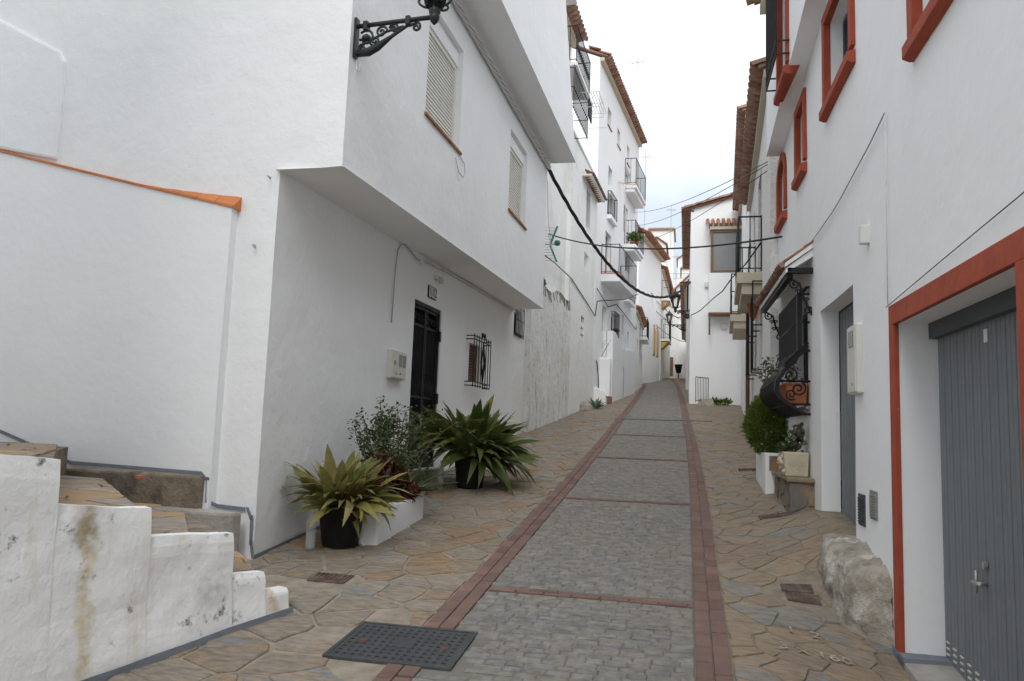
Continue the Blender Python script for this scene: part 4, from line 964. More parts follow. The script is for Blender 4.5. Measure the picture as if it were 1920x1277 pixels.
for i in range(46):
    q = Vector((U(-2.98, -2.75), U(7.2, 7.6), .97)); P = [q.copy()]; d = Vector((U(-.40, .16), U(-.75, .45), U(.9, 1.6))) * .12
    nst = random.randint(6, 9 if i % 3 else 11)
    for s in range(nst):
        d += Vector((U(-.02, .03), U(-.04, .04), -.007 - .004 * s)); q = q + d; q.x = max(q.x, -3.33); P.append(q.copy())
        for k in range(7 if s < 7 else 4):
            c = q + Vector((U(-.06, .06), U(-.06, .06), U(-.05, .05))); l = (Vector((U(-1, 1), U(-1, 1), U(-.6, .6)))).normalized(); e_ = l.cross(Vector((U(-1, 1), U(-1, 1), 1))).normalized(); z_ = U(.030, .055)
            lv.poly(c, c + l * z_ * .5 + e_ * z_ * .28, c + l * z_, c + l * z_ * .5 - e_ * z_ * .28)
    mb.tube(P, [.007 - .005 * k / len(P) for k in range(len(P))], 4)
mb.build('stem', 'bark', jz, kind='stuff'); lv.build('foliage', 'leaf_dark', jz, kind='stuff')
sprig_mass(jz, 'foliage', 'leaf_dark', [(-3.08, 7.5, 1.50, .18, .26, .28), (-3.04, 7.58, 1.66, .14, .22, .20)], 900, .045, .3, seed=8)
rd = thing('red_aeonium', 'dark red leafed plant in the trough between the two greens', 'plant', (-2.88, 7.2, .98))
mb = MB(); random.seed(5)
for i in range(20): q = Vector((U(-2.9, -2.7), U(6.85, 7.3), .97)); mb.tube([q, q + Vector((U(-.05, .08), U(-.08, .08), U(.15, .42)))], .008, 5)
mb.build('stem', 'bark', rd, kind='stuff')
sprig_mass(rd, 'foliage', 'leaf_red', [(-2.80, 7.0, 1.34, .13, .18, .10), (-2.74, 7.15, 1.22, .13, .18, .10), (-2.68, 7.3, 1.06, .12, .16, .10), (-2.82, 6.95, 1.18, .13, .16, .12)], 1500, .055, .3, seed=9)
sp = thing('spider_plant', 'dark green strappy plant spilling over the trough end', 'plant', (-2.74, 7.5, .98))
random.seed(12); sm = [leaf_mesh('leaf', 'leaf_dark', .42 * k, .028, bd, .3, 7, .3, .02) for k, bd in ((1, .9), (.8, 1.4), (1.15, .6))]
for i in range(75):
    a = U(0, 6.28); inst('leaf', random.choice(sm), sp, (-2.74 + U(-.1, .08), 7.5 + U(-.2, .1), .98), (U(-.4, .4), -math.radians(U(25, 80)), a), (U(.8, 1.25),) * 3)

# ------------------------------------------------------------------ left row beyond
def house_body(parent, T, y0, y1, z0, z1, depth, holes, mt, amp=.012, near=True, far=True, step=.4, zfun=None):
    mb = MB(); zt = zfun or (lambda u: z1)
    panel(mb, lambda u, v, d: T(u, -d, v), y0, y1, z0, zt, holes, step, amp)
    sg = 1 if T(0, 1, 0)[0] > T(0, 0, 0)[0] else -1
    def endf(yy): return lambda u, v, d: (T(yy, 0, 0)[0] - sg * u, yy + (d if yy == y0 else -d), v)
    if near: panel(mb, endf(y0), 0, depth, z0, zt(y0), [], step, amp)
    if far: panel(mb, endf(y1), 0, depth, z0, zt(y1), [], step * 2, amp)
    mb.poly(T(y0, -depth, z0), T(y1, -depth, z0), T(y1, -depth, zt(y1)), T(y0, -depth, zt(y0)))
    mb.poly(T(y0, .0, zt(y0) - .01), T(y1, .0, zt(y1) - .01), T(y1, -depth, zt(y1) - .01), T(y0, -depth, zt(y0) - .01))
    return mb.build('wall', mt, parent)
def eave(parent, T, y0, y1, z, proj, pitch=.40, back=2.5, mt='clay_dark', under='beige_trim', gable=0.0):
    """projecting tiled roof edge: slab, cornice and single tiles"""
    sg = 1 if T(0, 1, 0)[0] > T(0, 0, 0)[0] else -1; tn = math.tan(pitch)
    mb = MB(); th = .05
    a = [T(y0 - gable, proj, z), T(y1, proj, z), T(y1, -back, z + (back + proj) * tn), T(y0 - gable, -back, z + (back + proj) * tn)]
    mb.box8(a, [(p[0], p[1], p[2] + th) for p in a]); rf = mb.build('roof', mt, parent)
    ang = 0 if sg > 0 else math.pi
    for r in range(2):
        o = proj + .09 - r * .36; zz = z + th + .012 + (proj - o + .09) * tn * (1 if r else 0) - (.09 * tn if r == 0 else 0) + r * .012
        tile_row(rf, T(y0 - gable + .05, o, zz), T(y1 - .05, o, zz), ang, pitch, .22, None, mt, r == 0)
    mb = MB(); fbox(mb, T, y0, y1, -.02, proj * .55, z - .14, z - .02); mb.build('cornice', under, rf)
    return rf
# neighbour with the barred window and high balcony
PT = FT(-3.25 - .12, 15.59, .042, 1)
Cn = thing('narrow_house', 'tall white house with a high balcony just behind the corner house', 'house', (-3.3, 17, 1.5))
GW = (14.93, 15.62, 3.62, 4.12)
house_body(Cn, PT, 14.52, 20.1, .8, 12.2, 5, [(*GW, .12), (18.5, 19.9, 10.95, 12.0, .2), (18.4, 19.9, 9.2, 10.4, .2)], 'plaster_worn')
w_ = window(Cn, PT, *GW, .1, 'dark', 'cream_plastic', 'clay_tile')
gb = MB()
for i in range(8): yy = 14.88 + i * .115; gb.tube([PT(yy, .05, 3.55), PT(yy, .05, 4.2)], .008, 5)
for zz in (3.62, 3.9, 4.14): gb.tube([PT(14.86, .05, zz), PT(15.7, .05, zz)], .009, 5)
gb.build('grille', 'iron', w_, True)
window(Cn, PT, 18.5, 19.9, 10.95, 12.0, .17, 'glass'); window(Cn, PT, 18.4, 19.9, 9.2, 10.4, .17, 'glass')
balcony(Cn, PT, 18.1, 20.15, .55, 10.8, .95, .1, steps=1, sp=.13, baluster=True)
cg = MB()
for i in range(15): yy = 18.0 + i * .15; cg.tube([PT(yy, .5, 9.55), PT(yy, .5, 10.68)], .010, 5)
for zz in (9.6, 10.1, 10.6): cg.tube([PT(18.0, 0, zz), PT(18.0, .5, zz), PT(20.1, .5, zz), PT(20.1, 0, zz)], .011, 5)
cg.build('window_cage', 'iron', Cn, True)
eave(Cn, PT, 14.4, 20.1, 12.35, .34, .4, 2.0)
cr = thing('clothes_rack', 'white wire clothes rack with dark cloth below the high balcony', 'clothes rack', PT(19.6, .6, 10.2)); mb = MB()
for i in range(7): oo = .55 + i * .07; mb.tube([PT(18.9, oo, 10.35), PT(20.3, oo, 10.35)], .008, 4)
for yy in (18.9, 19.6, 20.3): mb.tube([PT(yy, .5, 10.35), PT(yy, 1.0, 10.35), PT(yy, 1.0, 9.95), PT(yy, .5, 9.95)], .010, 4)
mb.build('frame', 'white_print', cr); mb = MB(); mb.box8([PT(19.3, .64, 9.9), PT(19.75, .64, 9.85), PT(19.75, .67, 9.85), PT(19.3, .67, 9.9)], [PT(19.3, .64, 10.36), PT(19.75, .64, 10.36), PT(19.75, .67, 10.36), PT(19.3, .67, 10.36)]); mb.build('cloth', 'black_print', cr)
# stained yard wall
QT = FT(-3.25, 15.59, .042, 1)
Yw = thing('yard_wall', 'weathered white wall with black streaks beyond the corner house', 'wall', (-3.2, 18, 1.7))
mb = MB(); ztw = lambda u: 4.87 + .07 * (u - 16) + .06 * math.sin(u * 3.1)
panel(mb, lambda u, v, d: QT(u, -d, v), 16.0, 20.35, 1.0, ztw, [], .22, .05)
mb.poly(QT(16.0, -.5, 1), QT(16.0, 0, 1), QT(16.0, 0, ztw(16)), QT(16.0, -.5, ztw(16))); mb.poly(QT(20.35, -.5, 1), QT(20.35, 0, 1), QT(20.35, 0, ztw(20.35)), QT(20.35, -.5, ztw(20.35)))
for i in range(20):
    a, b = 16 + i * .2175, 16 + (i + 1) * .2175; mb.poly(QT(a, 0, ztw(a)), QT(b, 0, ztw(b)), QT(b, -.12, ztw(b)), QT(a, -.12, ztw(a)))
mb.build('wall', 'plaster_old', Yw)
wg = thing('wall_weed', 'green weed growing on top of the stained yard wall', 'plant', QT(16.6, -.03, 4.9))
sprig_mass(wg, 'foliage', 'leaf_bush', [(-3.22, 16.6, 5.02, .10, .22, .16), (-3.2, 16.9, 5.0, .08, .2, .08)], 300, .07, .4, seed=3)
mb = MB()
for i in range(60): yy = U(16.6, 20.2); q = Vector(QT(yy, .01, ztw(yy) + .02)); mb.tube([q, q + Vector((U(0, .06), U(-.05, .05), U(-.3, -.05)))], .006, 3)
mb.build('dry_stems', 'bark', wg, kind='stuff')
# low textured house
An = thing('low_house', 'lower rough white house with a small tiled window hood', 'house', (-3.0, 22, 2.2))
WA = (22.4, 23.15, 7.8, 8.95); WB = (22.3, 23.1, 6.45, 7.0); WC = (21.95, 22.5, 4.3, 5.02)
house_body(An, QT, 20.1, 24.45, 1.3, 9.75, 5, [(*WA, .2), (*WB, .3), (*WC, .12)], 'plaster_worn', .03)
window(An, QT, *WA, .17, 'glass', 'grey_window'); mb = MB(); fbox(mb, QT, WB[0] - .02, WB[1] + .02, -.34, -.29, WB[2] - .02, WB[3] + .02); mb.build('niche_back', 'plaster_worn', An)
mb = MB(); fbox(mb, QT, WC[0] - .02, WC[1] + .02, -.16, -.11, WC[2] - .02, WC[3] + .02); mb.build('niche_back', 'dark_void', An)
for i in range(3):
    mb = MB(); fbox(mb, QT, WC[0], WC[1], -.10, -.01, 4.32 + i * .2, 4.44 + i * .2); mb.build('vent_block', 'plaster_worn', An)
mb = MB(); fbox(mb, QT, 21.6, 24.3, -.02, .28, 9.06, 9.11); hd = mb.build('window_hood', 'plaster_worn', An); tile_row(hd, QT(21.65, .33, 9.10), QT(24.25, .33, 9.10), 0, .45, .2, SMALLT['clay_dark'], 'clay_dark')
mb = MB(); fbox(mb, QT, 20.1, 24.45, -3, .03, 9.75, 9.83); mb.build('parapet', 'plaster_worn', An)
# rock and agave at the wall foot
mb = MB(); c = Vector((-2.82, 22.3, gbase(22.3)))
ring = [(.0, .26), (.12, .24), (.19, .15), (.2, .0)][::-1]
mb.lathe([(r * (1 + U(-.1, .1)), z) for r, z in ring], c, 9); tag(mb.build('stone', 'rock', None, origin=c), 'rough stone lying at the foot of the left wall', 'stone')
ag = thing('agave', 'small grey green agave at the foot of the left wall', 'plant', (-2.6, 22.9, gbase(22.9))); am = leaf_mesh('leaf', 'leaf_agave', .38, .07, .25, .3, 5, 0, .0)
for i in range(22): a = U(0, 6.28); inst('leaf', am, ag, (-2.6 + .03 * math.cos(a), 22.9 + .03 * math.sin(a), gbase(22.9) + .02), (U(-.3, .3), -math.radians(U(20, 80)), a))
# tall block with balconies
BT = FT(-2.9, 24.5, .1, 1)
Bn = thing('tall_block', 'tall white apartment house with four iron balconies on the left', 'house', (-2.6, 28, 2.8))
wins = [(25.9, 26.55, 12.35, 13.0), (27.7, 28.3, 12.3, 12.95), (29.75, 30.3, 12.3, 13.05), (26.25, 26.95, 10.3, 11.0), (26.3, 27.25, 9.25, 10.05), (26.0, 27.0, 6.95, 8.6), (29.3, 30.2, 9.4, 10.5), (29.6, 30.7, 11.4, 12.1), (25.75, 26.5, 5.0, 5.95), (27.3, 28.2, 5.2, 5.95), (29.35, 29.8, 5.4, 6.2), (29.7, 31.1, 6.85, 7.35), (30.6, 31.0, 5.0, 5.7), (29.9, 30.9, 8.0, 8.75)]
house_body(Bn, BT, 24.5, 32.6, 2.0, 14.1, 6, [(*q, .16) for q in wins], 'plaster_smooth')
for q in wins:
    window(Bn, BT, *q, .14, 'dark' if q[2] in (5.2, 5.4, 6.85, 5.0) and q[0] > 27 else 'glass', 'cream_plastic', 'clay_dark' if q[2] > 12 else None)
balcony(Bn, BT, 25.4, 28.9, .62, 6.95, 1.0, .26, sp=.22, steps=1, edge='terracotta')
balcony(Bn, BT, 29.5, 31.6, .45, 8.95, .95, .12, sp=.13); balcony(Bn, BT, 29.4, 31.9, .45, 11.3, 1.05, .14, sp=.16)
balcony(Bn, BT, 26.2, 27.4, .14, 9.2, .85, .14, sp=.14, steps=1); balcony(Bn, BT, 29.6, 31.2, .2, 6.85, .45, .12, sp=.16, steps=1)
gr_ = MB()
for i in range(7): yy = 27.28 + i * .155; gr_.tube([BT(yy, .12, 5.12), BT(yy, .12, 6.0)], .010, 4)
for zz in (5.15, 5.95): gr_.tube([BT(27.25, 0, zz), BT(27.25, .12, zz), BT(28.25, .12, zz), BT(28.25, 0, zz)], .012, 4)
gr_.build('window_cage', 'iron', Bn)
eave(Bn, BT, 24.5, 32.6, 14.12, .24, .38, 4.0)
rfb = MB(); rfb.prism([BT(24.5, .0, 14.1), BT(24.5, -4, 15.75), BT(24.5, -6, 14.1)], [BT(24.6, 0, 14.1), BT(24.6, -4, 15.75), BT(24.6, -6, 14.1)]); rfb.build('gable', 'plaster_smooth', Bn)
def potplant(name, label, c, s, mt, pot='terracotta', n=160, seed=2, spread=1.0, cat='potted plant', lsz=.3):
    r = thing(name, label, cat, c); mb = MB(); mb.lathe([(.5 * s * .7, 0), (.5 * s, .55 * s), (.54 * s, .56 * s), (.54 * s, .66 * s), (.4 * s, .64 * s)], c, 12); mb.build('pot', pot, r, True)
    sprig_mass(r, 'foliage', mt, [(c[0], c[1], c[2] + 1.2 * s, .8 * s * spread, .8 * s * spread, .6 * s)], n, s * lsz, .4, seed=seed)
    return r
potplant('balcony_plant', 'bushy green plant in a red pot on the middle balcony of the block', BT(30.1, .3, 8.95), .34, 'leaf_bush', n=300, spread=1.2)
potplant('window_geranium', 'red flowering pot inside the window cage above the terrace', BT(27.9, .06, 5.16), .16, 'leaf_red', n=120, seed=4)
potplant('window_plant', 'dark leafy pot behind the lowest small balcony of the block', BT(30.2, .1, 6.87), .2, 'leaf_dark', n=120, seed=6)
# white terrace and stair wall before the block
TW = thing('terrace_wall', 'white rendered terrace wall with a curved top before the block', 'wall', (-2.3, 28, 2.8))
mb = MB(); ST = FT(-2.35, 27.3, .065, 1)
prof = [(26.1, 5.12), (26.7, 5.15), (27.2, 5.05), (27.7, 4.88), (28.4, 4.78), (29.4, 4.82), (30.6, 4.95), (32.0, 5.02)]
fr_ = [ST(y, 0, z) for y, z in prof]; bk = [ST(y, -.22, z) for y, z in prof]
for k in range(len(prof) - 1):
    (ya, za), (yb, zb) = prof[k], prof[k + 1]
    mb.box8([ST(ya, 0, 2.2), ST(yb, 0, 2.2), ST(yb, -.22, 2.2), ST(ya, -.22, 2.2)], [ST(ya, 0, za), ST(yb, 0, zb), ST(yb, -.22, zb), ST(ya, -.22, za)])
mb.box(-3.2, 26.1, 2.2, -2.651, 26.3, 5.10); mb.box(-2.65, 26.1, 2.2, -2.43 - .22, 26.3, 5.10)
mb.build('wall', 'plaster_smooth', TW, bevel=.02)
mb = MB(); mb.box(-2.86, 25.5, 2.3, -2.44, 25.95, 4.15); mb.build('pillar', 'plaster_smooth', TW, bevel=.05)
mb = MB()
P = [(-3.05, 2.3), (-2.50, 2.3), (-2.50, 2.75), (-2.62, 3.0), (-2.8, 3.12), (-3.05, 3.15)]
mb.prism([(x, 24.75, z) for x, z in P], [(x, 25.45, z) for x, z in P]); mb.build('stair_cheek', 'plaster_smooth', TW, bevel=.03)
mb = MB(); mb.box(-2.62, 25.2, gbase(25.2) - .1, -2.36, 25.5, gbase(25.2) + .26); mb.build('wood_block', 'wood', TW)
mb = MB(); mb.tube([(-2.98, 25.0, 4.2), (-2.9, 25.0, 4.12), (-2.82, 25.0, 3.9), (-2.78, 25.0, 3.5), (-2.76, 25.0, 3.1)], .02, 6); mb.build('handrail', 'iron', TW, True)
mb = MB(); mb.tube([ST(28.6, .02, 2.9), ST(28.6, .02, 4.05), ST(28.3, .02, 4.08)], .012, 5); mb.build('pipe', 'steel', TW)
potplant('terrace_plant', 'sprawling weedy plant in a dark pot behind the terrace pillar', (-2.95, 25.75, 3.6), .3, 'leaf_dark', 'black_plastic', 140, 11, .8, lsz=.35)
tp = thing('dry_twigs', 'bare dry twigs rising behind the terrace pillar', 'plant', (-2.9, 25.85, 3.9)); mb = MB()
for i in range(14): q = Vector((-2.9 + U(-.1, .1), 25.8, 3.9)); mb.tube([q, q + Vector((U(-.2, .25), U(-.1, .1), U(.3, .6))), q + Vector((U(-.25, .35), U(-.1, .1), U(.6, 1.0)))], .006, 3)
mb.build('twigs', 'leaf_grey', tp, kind='stuff')
# further houses up the street
def far_house(name, label, T, y0, y1, z0, z1, depth, wins, mt='plaster_worn', ev=.3, roof='clay_tile', balcs=(), pitch=.35, sillm=None):
    h = thing(name, label, 'house', T((y0 + y1) / 2, 0, z0)); house_body(h, T, y0, y1, z0, z1, depth, [(*q, .15) for q in wins], mt, .02, step=.6)
    for q in wins: window(h, T, *q, .12, 'dark', 'cream_plastic', sillm)
    for b in balcs: balcony(h, T, *b, sp=.16, steps=1)
    if ev:
        eave(h, T, y0, y1, z1, ev, pitch, depth * .5, roof); mb = MB(); tn = math.tan(pitch)
        for yy in (y0, y1):
            P = [T(yy, 0, z1), T(yy, -depth * .5, z1 + depth * .5 * tn), T(yy, -depth, z1)]; mb.prism(P, [(p[0], p[1] + .1, p[2]) for p in P])
        mb.build('gable', mt, h)
    return h
far_house('small_house', 'small white house with a corner balcony past the tall block', FT(-2.15, 34, .0, 1), 33.2, 39.0, 3, 7.0, 5, [(34.5, 35.2, 5.0, 5.9), (36.5, 37.3, 4.9, 6.2), (37.6, 38.3, 4.6, 5.6)], ev=.15, balcs=[(36.6, 38.6, .35, 6.2, .95, .12)])
Dn = far_house('tile_eave_house', 'white house with ochre arched windows and a broad tiled eave', FT(-2.45, 40, .14, 1), 40, 46.5, 4, 12.1, 6, [(44.3, 44.9, 6.1, 7.9), (45.3, 45.9, 6.1, 7.9), (43.5, 44.0, 8.6, 9.6)], 'plaster_smooth', .45)
for yy in (44.6, 45.6):
    DT = FT(-2.45, 40, .14, 1); mb = MB(); P = [DT(yy - .3, .03, 6.2), DT(yy + .3, .03, 6.2), DT(yy + .3, .03, 7.5)] + [DT(yy + .3 * math.cos(a), .03, 7.5 + .3 * math.sin(a)) for a in [math.pi * k / 8 for k in range(1, 8)]] + [DT(yy - .3, .03, 7.5)]
    mb.prism(P, [(p[0] - .08, p[1], p[2]) for p in P]); mb.build('arched_shutter', 'ochre_paint', Dn)
ET = FT(-1.5, 46.5, .03, 1)
En = far_house('awning_house', 'white house with two small balconies over yellow awnings', ET, 46.6, 57.5, 4.5, 11.6, 6, [(47.2, 48.2, 9.9, 11.2), (50, 50.8, 8.0, 9.2), (47.2, 48.2, 7.2, 8.6), (52, 53, 6, 7.6), (55, 56, 6, 7.6), (49.6, 50.4, 5.2, 7.2)], ev=.25, balcs=[(46.7, 49.0, .5, 9.8, 1.1, .12), (46.7, 49.0, .5, 7.35, 1.2, .12)])
for zz, lab in ((9.62, 'upper yellow cloth hanging under a small balcony'), (7.17, 'lower yellow cloth hanging under a small balcony')):
    mb = MB(); mb.box8([ET(46.72, .02, zz - .42), ET(48.0, .05, zz - .36), ET(48.0, .22, zz - .2), ET(46.72, .25, zz - .2)], [ET(46.72, 0, zz), ET(48.3, 0, zz), ET(48.3, .38, zz), ET(46.72, .38, zz)]); tag(mb.build('yellow_cloth', 'yellow_cloth', None, origin=ET(47, .1, zz)), lab, 'cloth')
Fn = thing('end_house', 'cream white house closing the far end of the street', 'house', (0, 58.5, 6)); mb = MB()
panel(mb, lambda u, v, d: (u, 58.4 + d, v), -1.35, 3.0, 5.2, lambda u: 12.0 + (u + 1.35) * 1.0 if u < 1.6 else 14.95 - (u - 1.6), [], .5, .03)
for xx in (-1.35, 3.0): mb.poly((xx, 58.4, 5), (xx, 64, 5), (xx, 64, 12.0), (xx, 58.4, 12.0))
mb.build('wall', 'plaster_worn', Fn)
for s, (xa, xb, za, zb) in enumerate(((-1.55, 1.6, 11.85, 15.0), (1.6, 3.2, 15.0, 13.4))):
    mb = MB(); mb.box8([(xa, 58.2, za), (xb, 58.2, zb), (xb, 64, zb), (xa, 64, za)], [(xa, 58.2, za + .12), (xb, 58.2, zb + .12), (xb, 64, zb + .12), (xa, 64, za + .12)]); mb.build('roof', 'clay_dark', Fn)
for xx in (-1.30,): mb = MB(); mb.box(xx, 58.3, 6.0, xx + .35, 58.5, 7.4); mb.build('doorway', 'wood', Fn)
lb = thing('litter_bin', 'black litter bin on a post at the end of the street', 'litter bin', (-.55, 57.4, gbase(57.4)))
c = (-.55, 57.4, gbase(57.4)); mb = MB(); mb.lathe([(.05, 0), (.05, .5)], c, 8); mb.build('post', 'rust', lb); mb = MB(); mb.lathe([(.17, .5), (.27, 1.05), (.30, 1.06), (.30, 1.12), (.25, 1.1)], c, 12); mb.build('bucket', 'black_plastic', lb, True)
# houses on the slope behind
hillh = [(-3.6, -1.3, 74, 21.2, 'white house with a tiled flat roof edge high behind the street', 1), (-1.6, .7, 70, 15.6, 'boxy white house with a red terrace rail behind the awning house', 0), (-1.1, .7, 92, 22.4, 'cream gabled house highest on the slope', 2), (-.6, 2.0, 84, 19.5, 'white house with a drooping tiled edge on the slope', 1), (-3.4, -1.8, 66, 17.8, 'small white house with a dark roof behind the tiled eave house', 2)]
for (xa, xb, yy, zt, lab, kind) in hillh:
    h = thing('hill_house', lab, 'house', ((xa + xb) / 2, yy, 8), 'houses on the slope behind the street')
    mb = MB(); panel(mb, lambda u, v, d: (u, yy + d, v), xa, xb, 6, zt, [(xa + .5, xa + 1.0, zt - 2.4, zt - 1.3, .2)], .8, .03)
    for xx in (xa, xb): mb.poly((xx, yy, 6), (xx, yy + 5, 6), (xx, yy + 5, zt), (xx, yy, zt))
    if kind == 2: mb.poly((xa, yy, zt), (xb, yy, zt), ((xa + xb) / 2, yy, zt + .6)); 
    mb.poly((xa, yy, zt - .01), (xb, yy, zt - .01), (xb, yy + 5, zt - .01), (xa, yy + 5, zt - .01)); mb.build('wall', 'plaster_worn', h)
    mb = MB(); mb.box(xa + .45, yy + .18, zt - 2.45, xa + 1.05, yy + .24, zt - 1.25); mb.build('window', 'glass', h)
    if kind == 1:
        mb = MB(); mb.box(xa - .15, yy - .2, zt, xb + .15, yy + 5, zt + .12); rf = mb.build('roof', 'clay_tile', h); tile_row(rf, (xa, yy - .2, zt + .14), (xb, yy - .2, zt + .14), -math.pi / 2, .3, .25)
    elif kind == 2:
        mc = (xa + xb) / 2
        for (p, q) in (((xa - .15, zt - .05), (mc, zt + .62)), ((mc, zt + .62), (xb + .15, zt - .05))):
            mb = MB(); mb.box8([(p[0], yy - .2, p[1]), (q[0], yy - .2, q[1]), (q[0], yy + 5, q[1]), (p[0], yy + 5, p[1])], [(p[0], yy - .2, p[1] + .12), (q[0], yy - .2, q[1] + .12), (q[0], yy + 5, q[1] + .12), (p[0], yy + 5, p[1] + .12)]); mb.build('roof', 'clay_dark', h)
    else:
        railing(h, [(xa, yy), (xb, yy)], zt, zt + .5, .3)

# ------------------------------------------------------------------ white house jutting in on the right, up the street
Wn = thing('gable_house', 'plain white gable house jutting into the street on the right', 'house', (.9, 27, 2.8))
WT = lambda u, v, d: (u, 26.5 + d, v)
mb = MB(); zr = lambda u: 9.38 + (u - .08) * .27
panel(mb, WT, .10, 3.6, 2.2, zr, [], .4, .02)
panel(mb, lambda u, v, d: (.10 + d, u, v), 26.5, 36, 2.2, 9.38, [(29, 29.8, 5.4, 6.6, .15)], .6, .02)
mb.poly((3.6, 26.5, 2.2), (3.6, 36, 2.2), (3.6, 36, zr(3.6)), (3.6, 26.5, zr(3.6))); mb.poly((.1, 36, 2.2), (3.6, 36, 2.2), (3.6, 36, zr(3.6)), (.1, 36, 9.38))
mb.build('wall', 'plaster_smooth', Wn)
mb = MB(); mb.box(.1 + .1, 28.98, 5.38, .28, 29.82, 6.62); mb.build('window', 'glass', Wn)
mb = MB(); a = [(-.12, 26.38, zr(-.12)), (3.7, 26.38, zr(3.7)), (3.7, 36, zr(3.7)), (-.12, 36, zr(-.12))]; mb.box8(a, [(x, y, z + .06) for x, y, z in a]); rf = mb.build('roof', 'clay_dark', Wn)
tile_row(rf, (-.2, 26.45, zr(-.2) + .07), (-.2, 35.9, zr(-.2) + .07), math.pi, .26, .22, None, 'clay_dark')
for i in range(9): inst('roof_tile', TILE['clay_dark'], rf, (-.1 + i * .38, 26.40, zr(-.1 + i * .38) + .075), (0, -.26, 0))
mb = MB(); mb.box(.86, 26.02, 7.02, 1.9, 26.51, 7.13); mb.box(.86, 26.02, 6.6, 1.9, 26.1, 6.6 + .0001); ob = MB()
OB = thing('oriel_window', 'brown framed oriel window under a small tiled roof', 'oriel', (1.4, 26.3, 6.2)) if False else Wn
ob.box(.70, 26.05, 5.75, 2.2, 26.52, 7.08); ow = ob.build('oriel', 'plaster_smooth', Wn, bevel=.01)
mb = MB()
for b in ((.76, .84, 7.09, 8.55), (1.62, 1.68, 7.17, 8.47), (2.1, 2.18, 7.09, 8.55)): mb.box(b[0], 26.08, b[2], b[1], 26.2, b[3])
mb.box(.84, 26.08, 7.09, 2.1, 26.2, 7.17); mb.box(.84, 26.08, 8.47, 2.1, 26.2, 8.55); mb.box(.76, 26.2, 7.09, .84, 26.5, 7.17); mb.box(.76, 26.2, 8.47, .84, 26.5, 8.55); mb.build('oriel_frame', 'wood', ow)
for b in ((.842, 1.618), (1.682, 2.098)):
    mb = MB(); mb.box(b[0], 26.13, 7.172, b[1], 26.14, 8.468); mb.build('pane', 'grey_window', ow)
mb = MB(); mb.box(.72, 26.03, 8.552, 2.2, 26.5, 8.66); rf2 = mb.build('oriel_roof', 'beige_trim', ow)
for r in range(3): tile_row(rf2, (.66, 25.95 + r * .2, 8.70 + r * .11), (2.2, 25.95 + r * .2, 8.70 + r * .11), -math.pi / 2, .5, .16, SMALLT['clay_tile'], 'clay_tile', r == 0)
mb = MB(); mb.box(.70, 26.0, 5.68, 2.1, 26.5, 5.745); mb.build('oriel_base', 'wood', ow); mb = MB(); mb.tube([(.73, 26.05, 5.0), (.73, 26.05, 5.7)], .03, 5); mb.build('corner_post', 'wood', ow)
for (x, z, sx, nm, lab) in ((.66, 6.75, .09, 'wall_light', 'round grey wall light on the gable house'), (1.22, 5.35, .10, 'vent_cover', 'square pale vent on the gable house below the oriel')):
    mb = MB(); mb.box(x - sx, 26.40, z - sx, x + sx, 26.5, z + sx); tag(mb.build(nm, 'cream_plastic', None, origin=(x, 26.5, z), bevel=.02), lab, 'wall fitting')
ra = thing('iron_railing', 'low black iron railing beside the gable house corner', 'railing', (.5, 26.3, 2.8)); railing(ra, [(.30, 25.3), (.70, 25.75)], 2.75, 3.55, .07)
mb = MB(); mb.box8([(.35, 25.3, 2.5), (.95, 25.5, 2.5), (.95, 26.4, 2.5), (.35, 26.4, 2.5)], [(.42, 25.5, 2.83), (.85, 25.6, 2.85), (.85, 26.4, 2.9), (.42, 26.4, 2.9)]); tag(mb.build('rubble', 'rock', None, origin=(.6, 25.9, 2.7)), 'small heap of rubble behind the iron railing', 'rubble')
gw = thing('ground_weeds', 'low green weeds at the foot of the gable house', 'plant', (1.1, 26.2, 2.75)); sprig_mass(gw, 'foliage', 'leaf_bush', [(.95, 26.1, 2.8, .2, .15, .1), (1.25, 26.2, 2.82, .22, .12, .12)], 260, .12, .2, seed=14)
lantern('wall_lantern', 'nearer of the two far lanterns, on the gable house corner', (.09, 27.2, 5.98), (-1, 0, 0), .48, .25, 1.1)
lantern('wall_lantern', 'farther of the two far lanterns, above the end of the street', (-.02, 42, 7.55), (-1, 0, 0), .9, .3, 1.15)

# ------------------------------------------------------------------ garage house on the right
RT = FT(1.3, 5.6, -.0145, -1)
G_ = thing('garage_house', 'big white house on the right with red window frames and a grey garage door', 'house', (1.3, 5.6, .4))
GAR = (3.5, 5.33, .0, 2.46); DR2 = (6.50, 7.92, .5, 2.94)
RW = [(3.45, 4.73, 4.12, 5.25), (6.40, 7.44, 4.85, 5.64), (8.70, 9.22, 4.74, 5.45), (10.22, 10.84, 4.64, 5.38)]
GRW = (8.62, 9.9, 2.05, 3.2); PORCH = (10.12, 10.86, 1.3, 3.3)
zso = lambda y: 5.44 + .12 * (10.76 - y)
mb = MB()
panel(mb, lambda u, v, d: RT(u, -d, v), -2.0, 11.0, -.3, zso, [(*GAR, .26), (*DR2, .17)] + [(*q, .20) for q in RW] + [(*GRW, .2), (*PORCH, .5)], .3, .012, True)
panel(mb, lambda u, v, d: RT(u, .2 - d, v), -2.0, 10.55, zso, 7.6, [(8.52, 9.2, 5.78, 7.3, .2)], .35, .01, True)
for i in range(24):
    a, b = -2 + i * 12.55 / 24, -2 + (i + 1) * 12.55 / 24; mb.poly(RT(a, -.02, zso(a)), RT(b, -.02, zso(b)), RT(b, .205, zso(b)), RT(a, .205, zso(a)))
mb.poly(RT(10.55, .2, zso(10.55)), RT(10.55, -3, zso(10.55)), RT(10.55, -3, 7.6), RT(10.55, .2, 7.6))
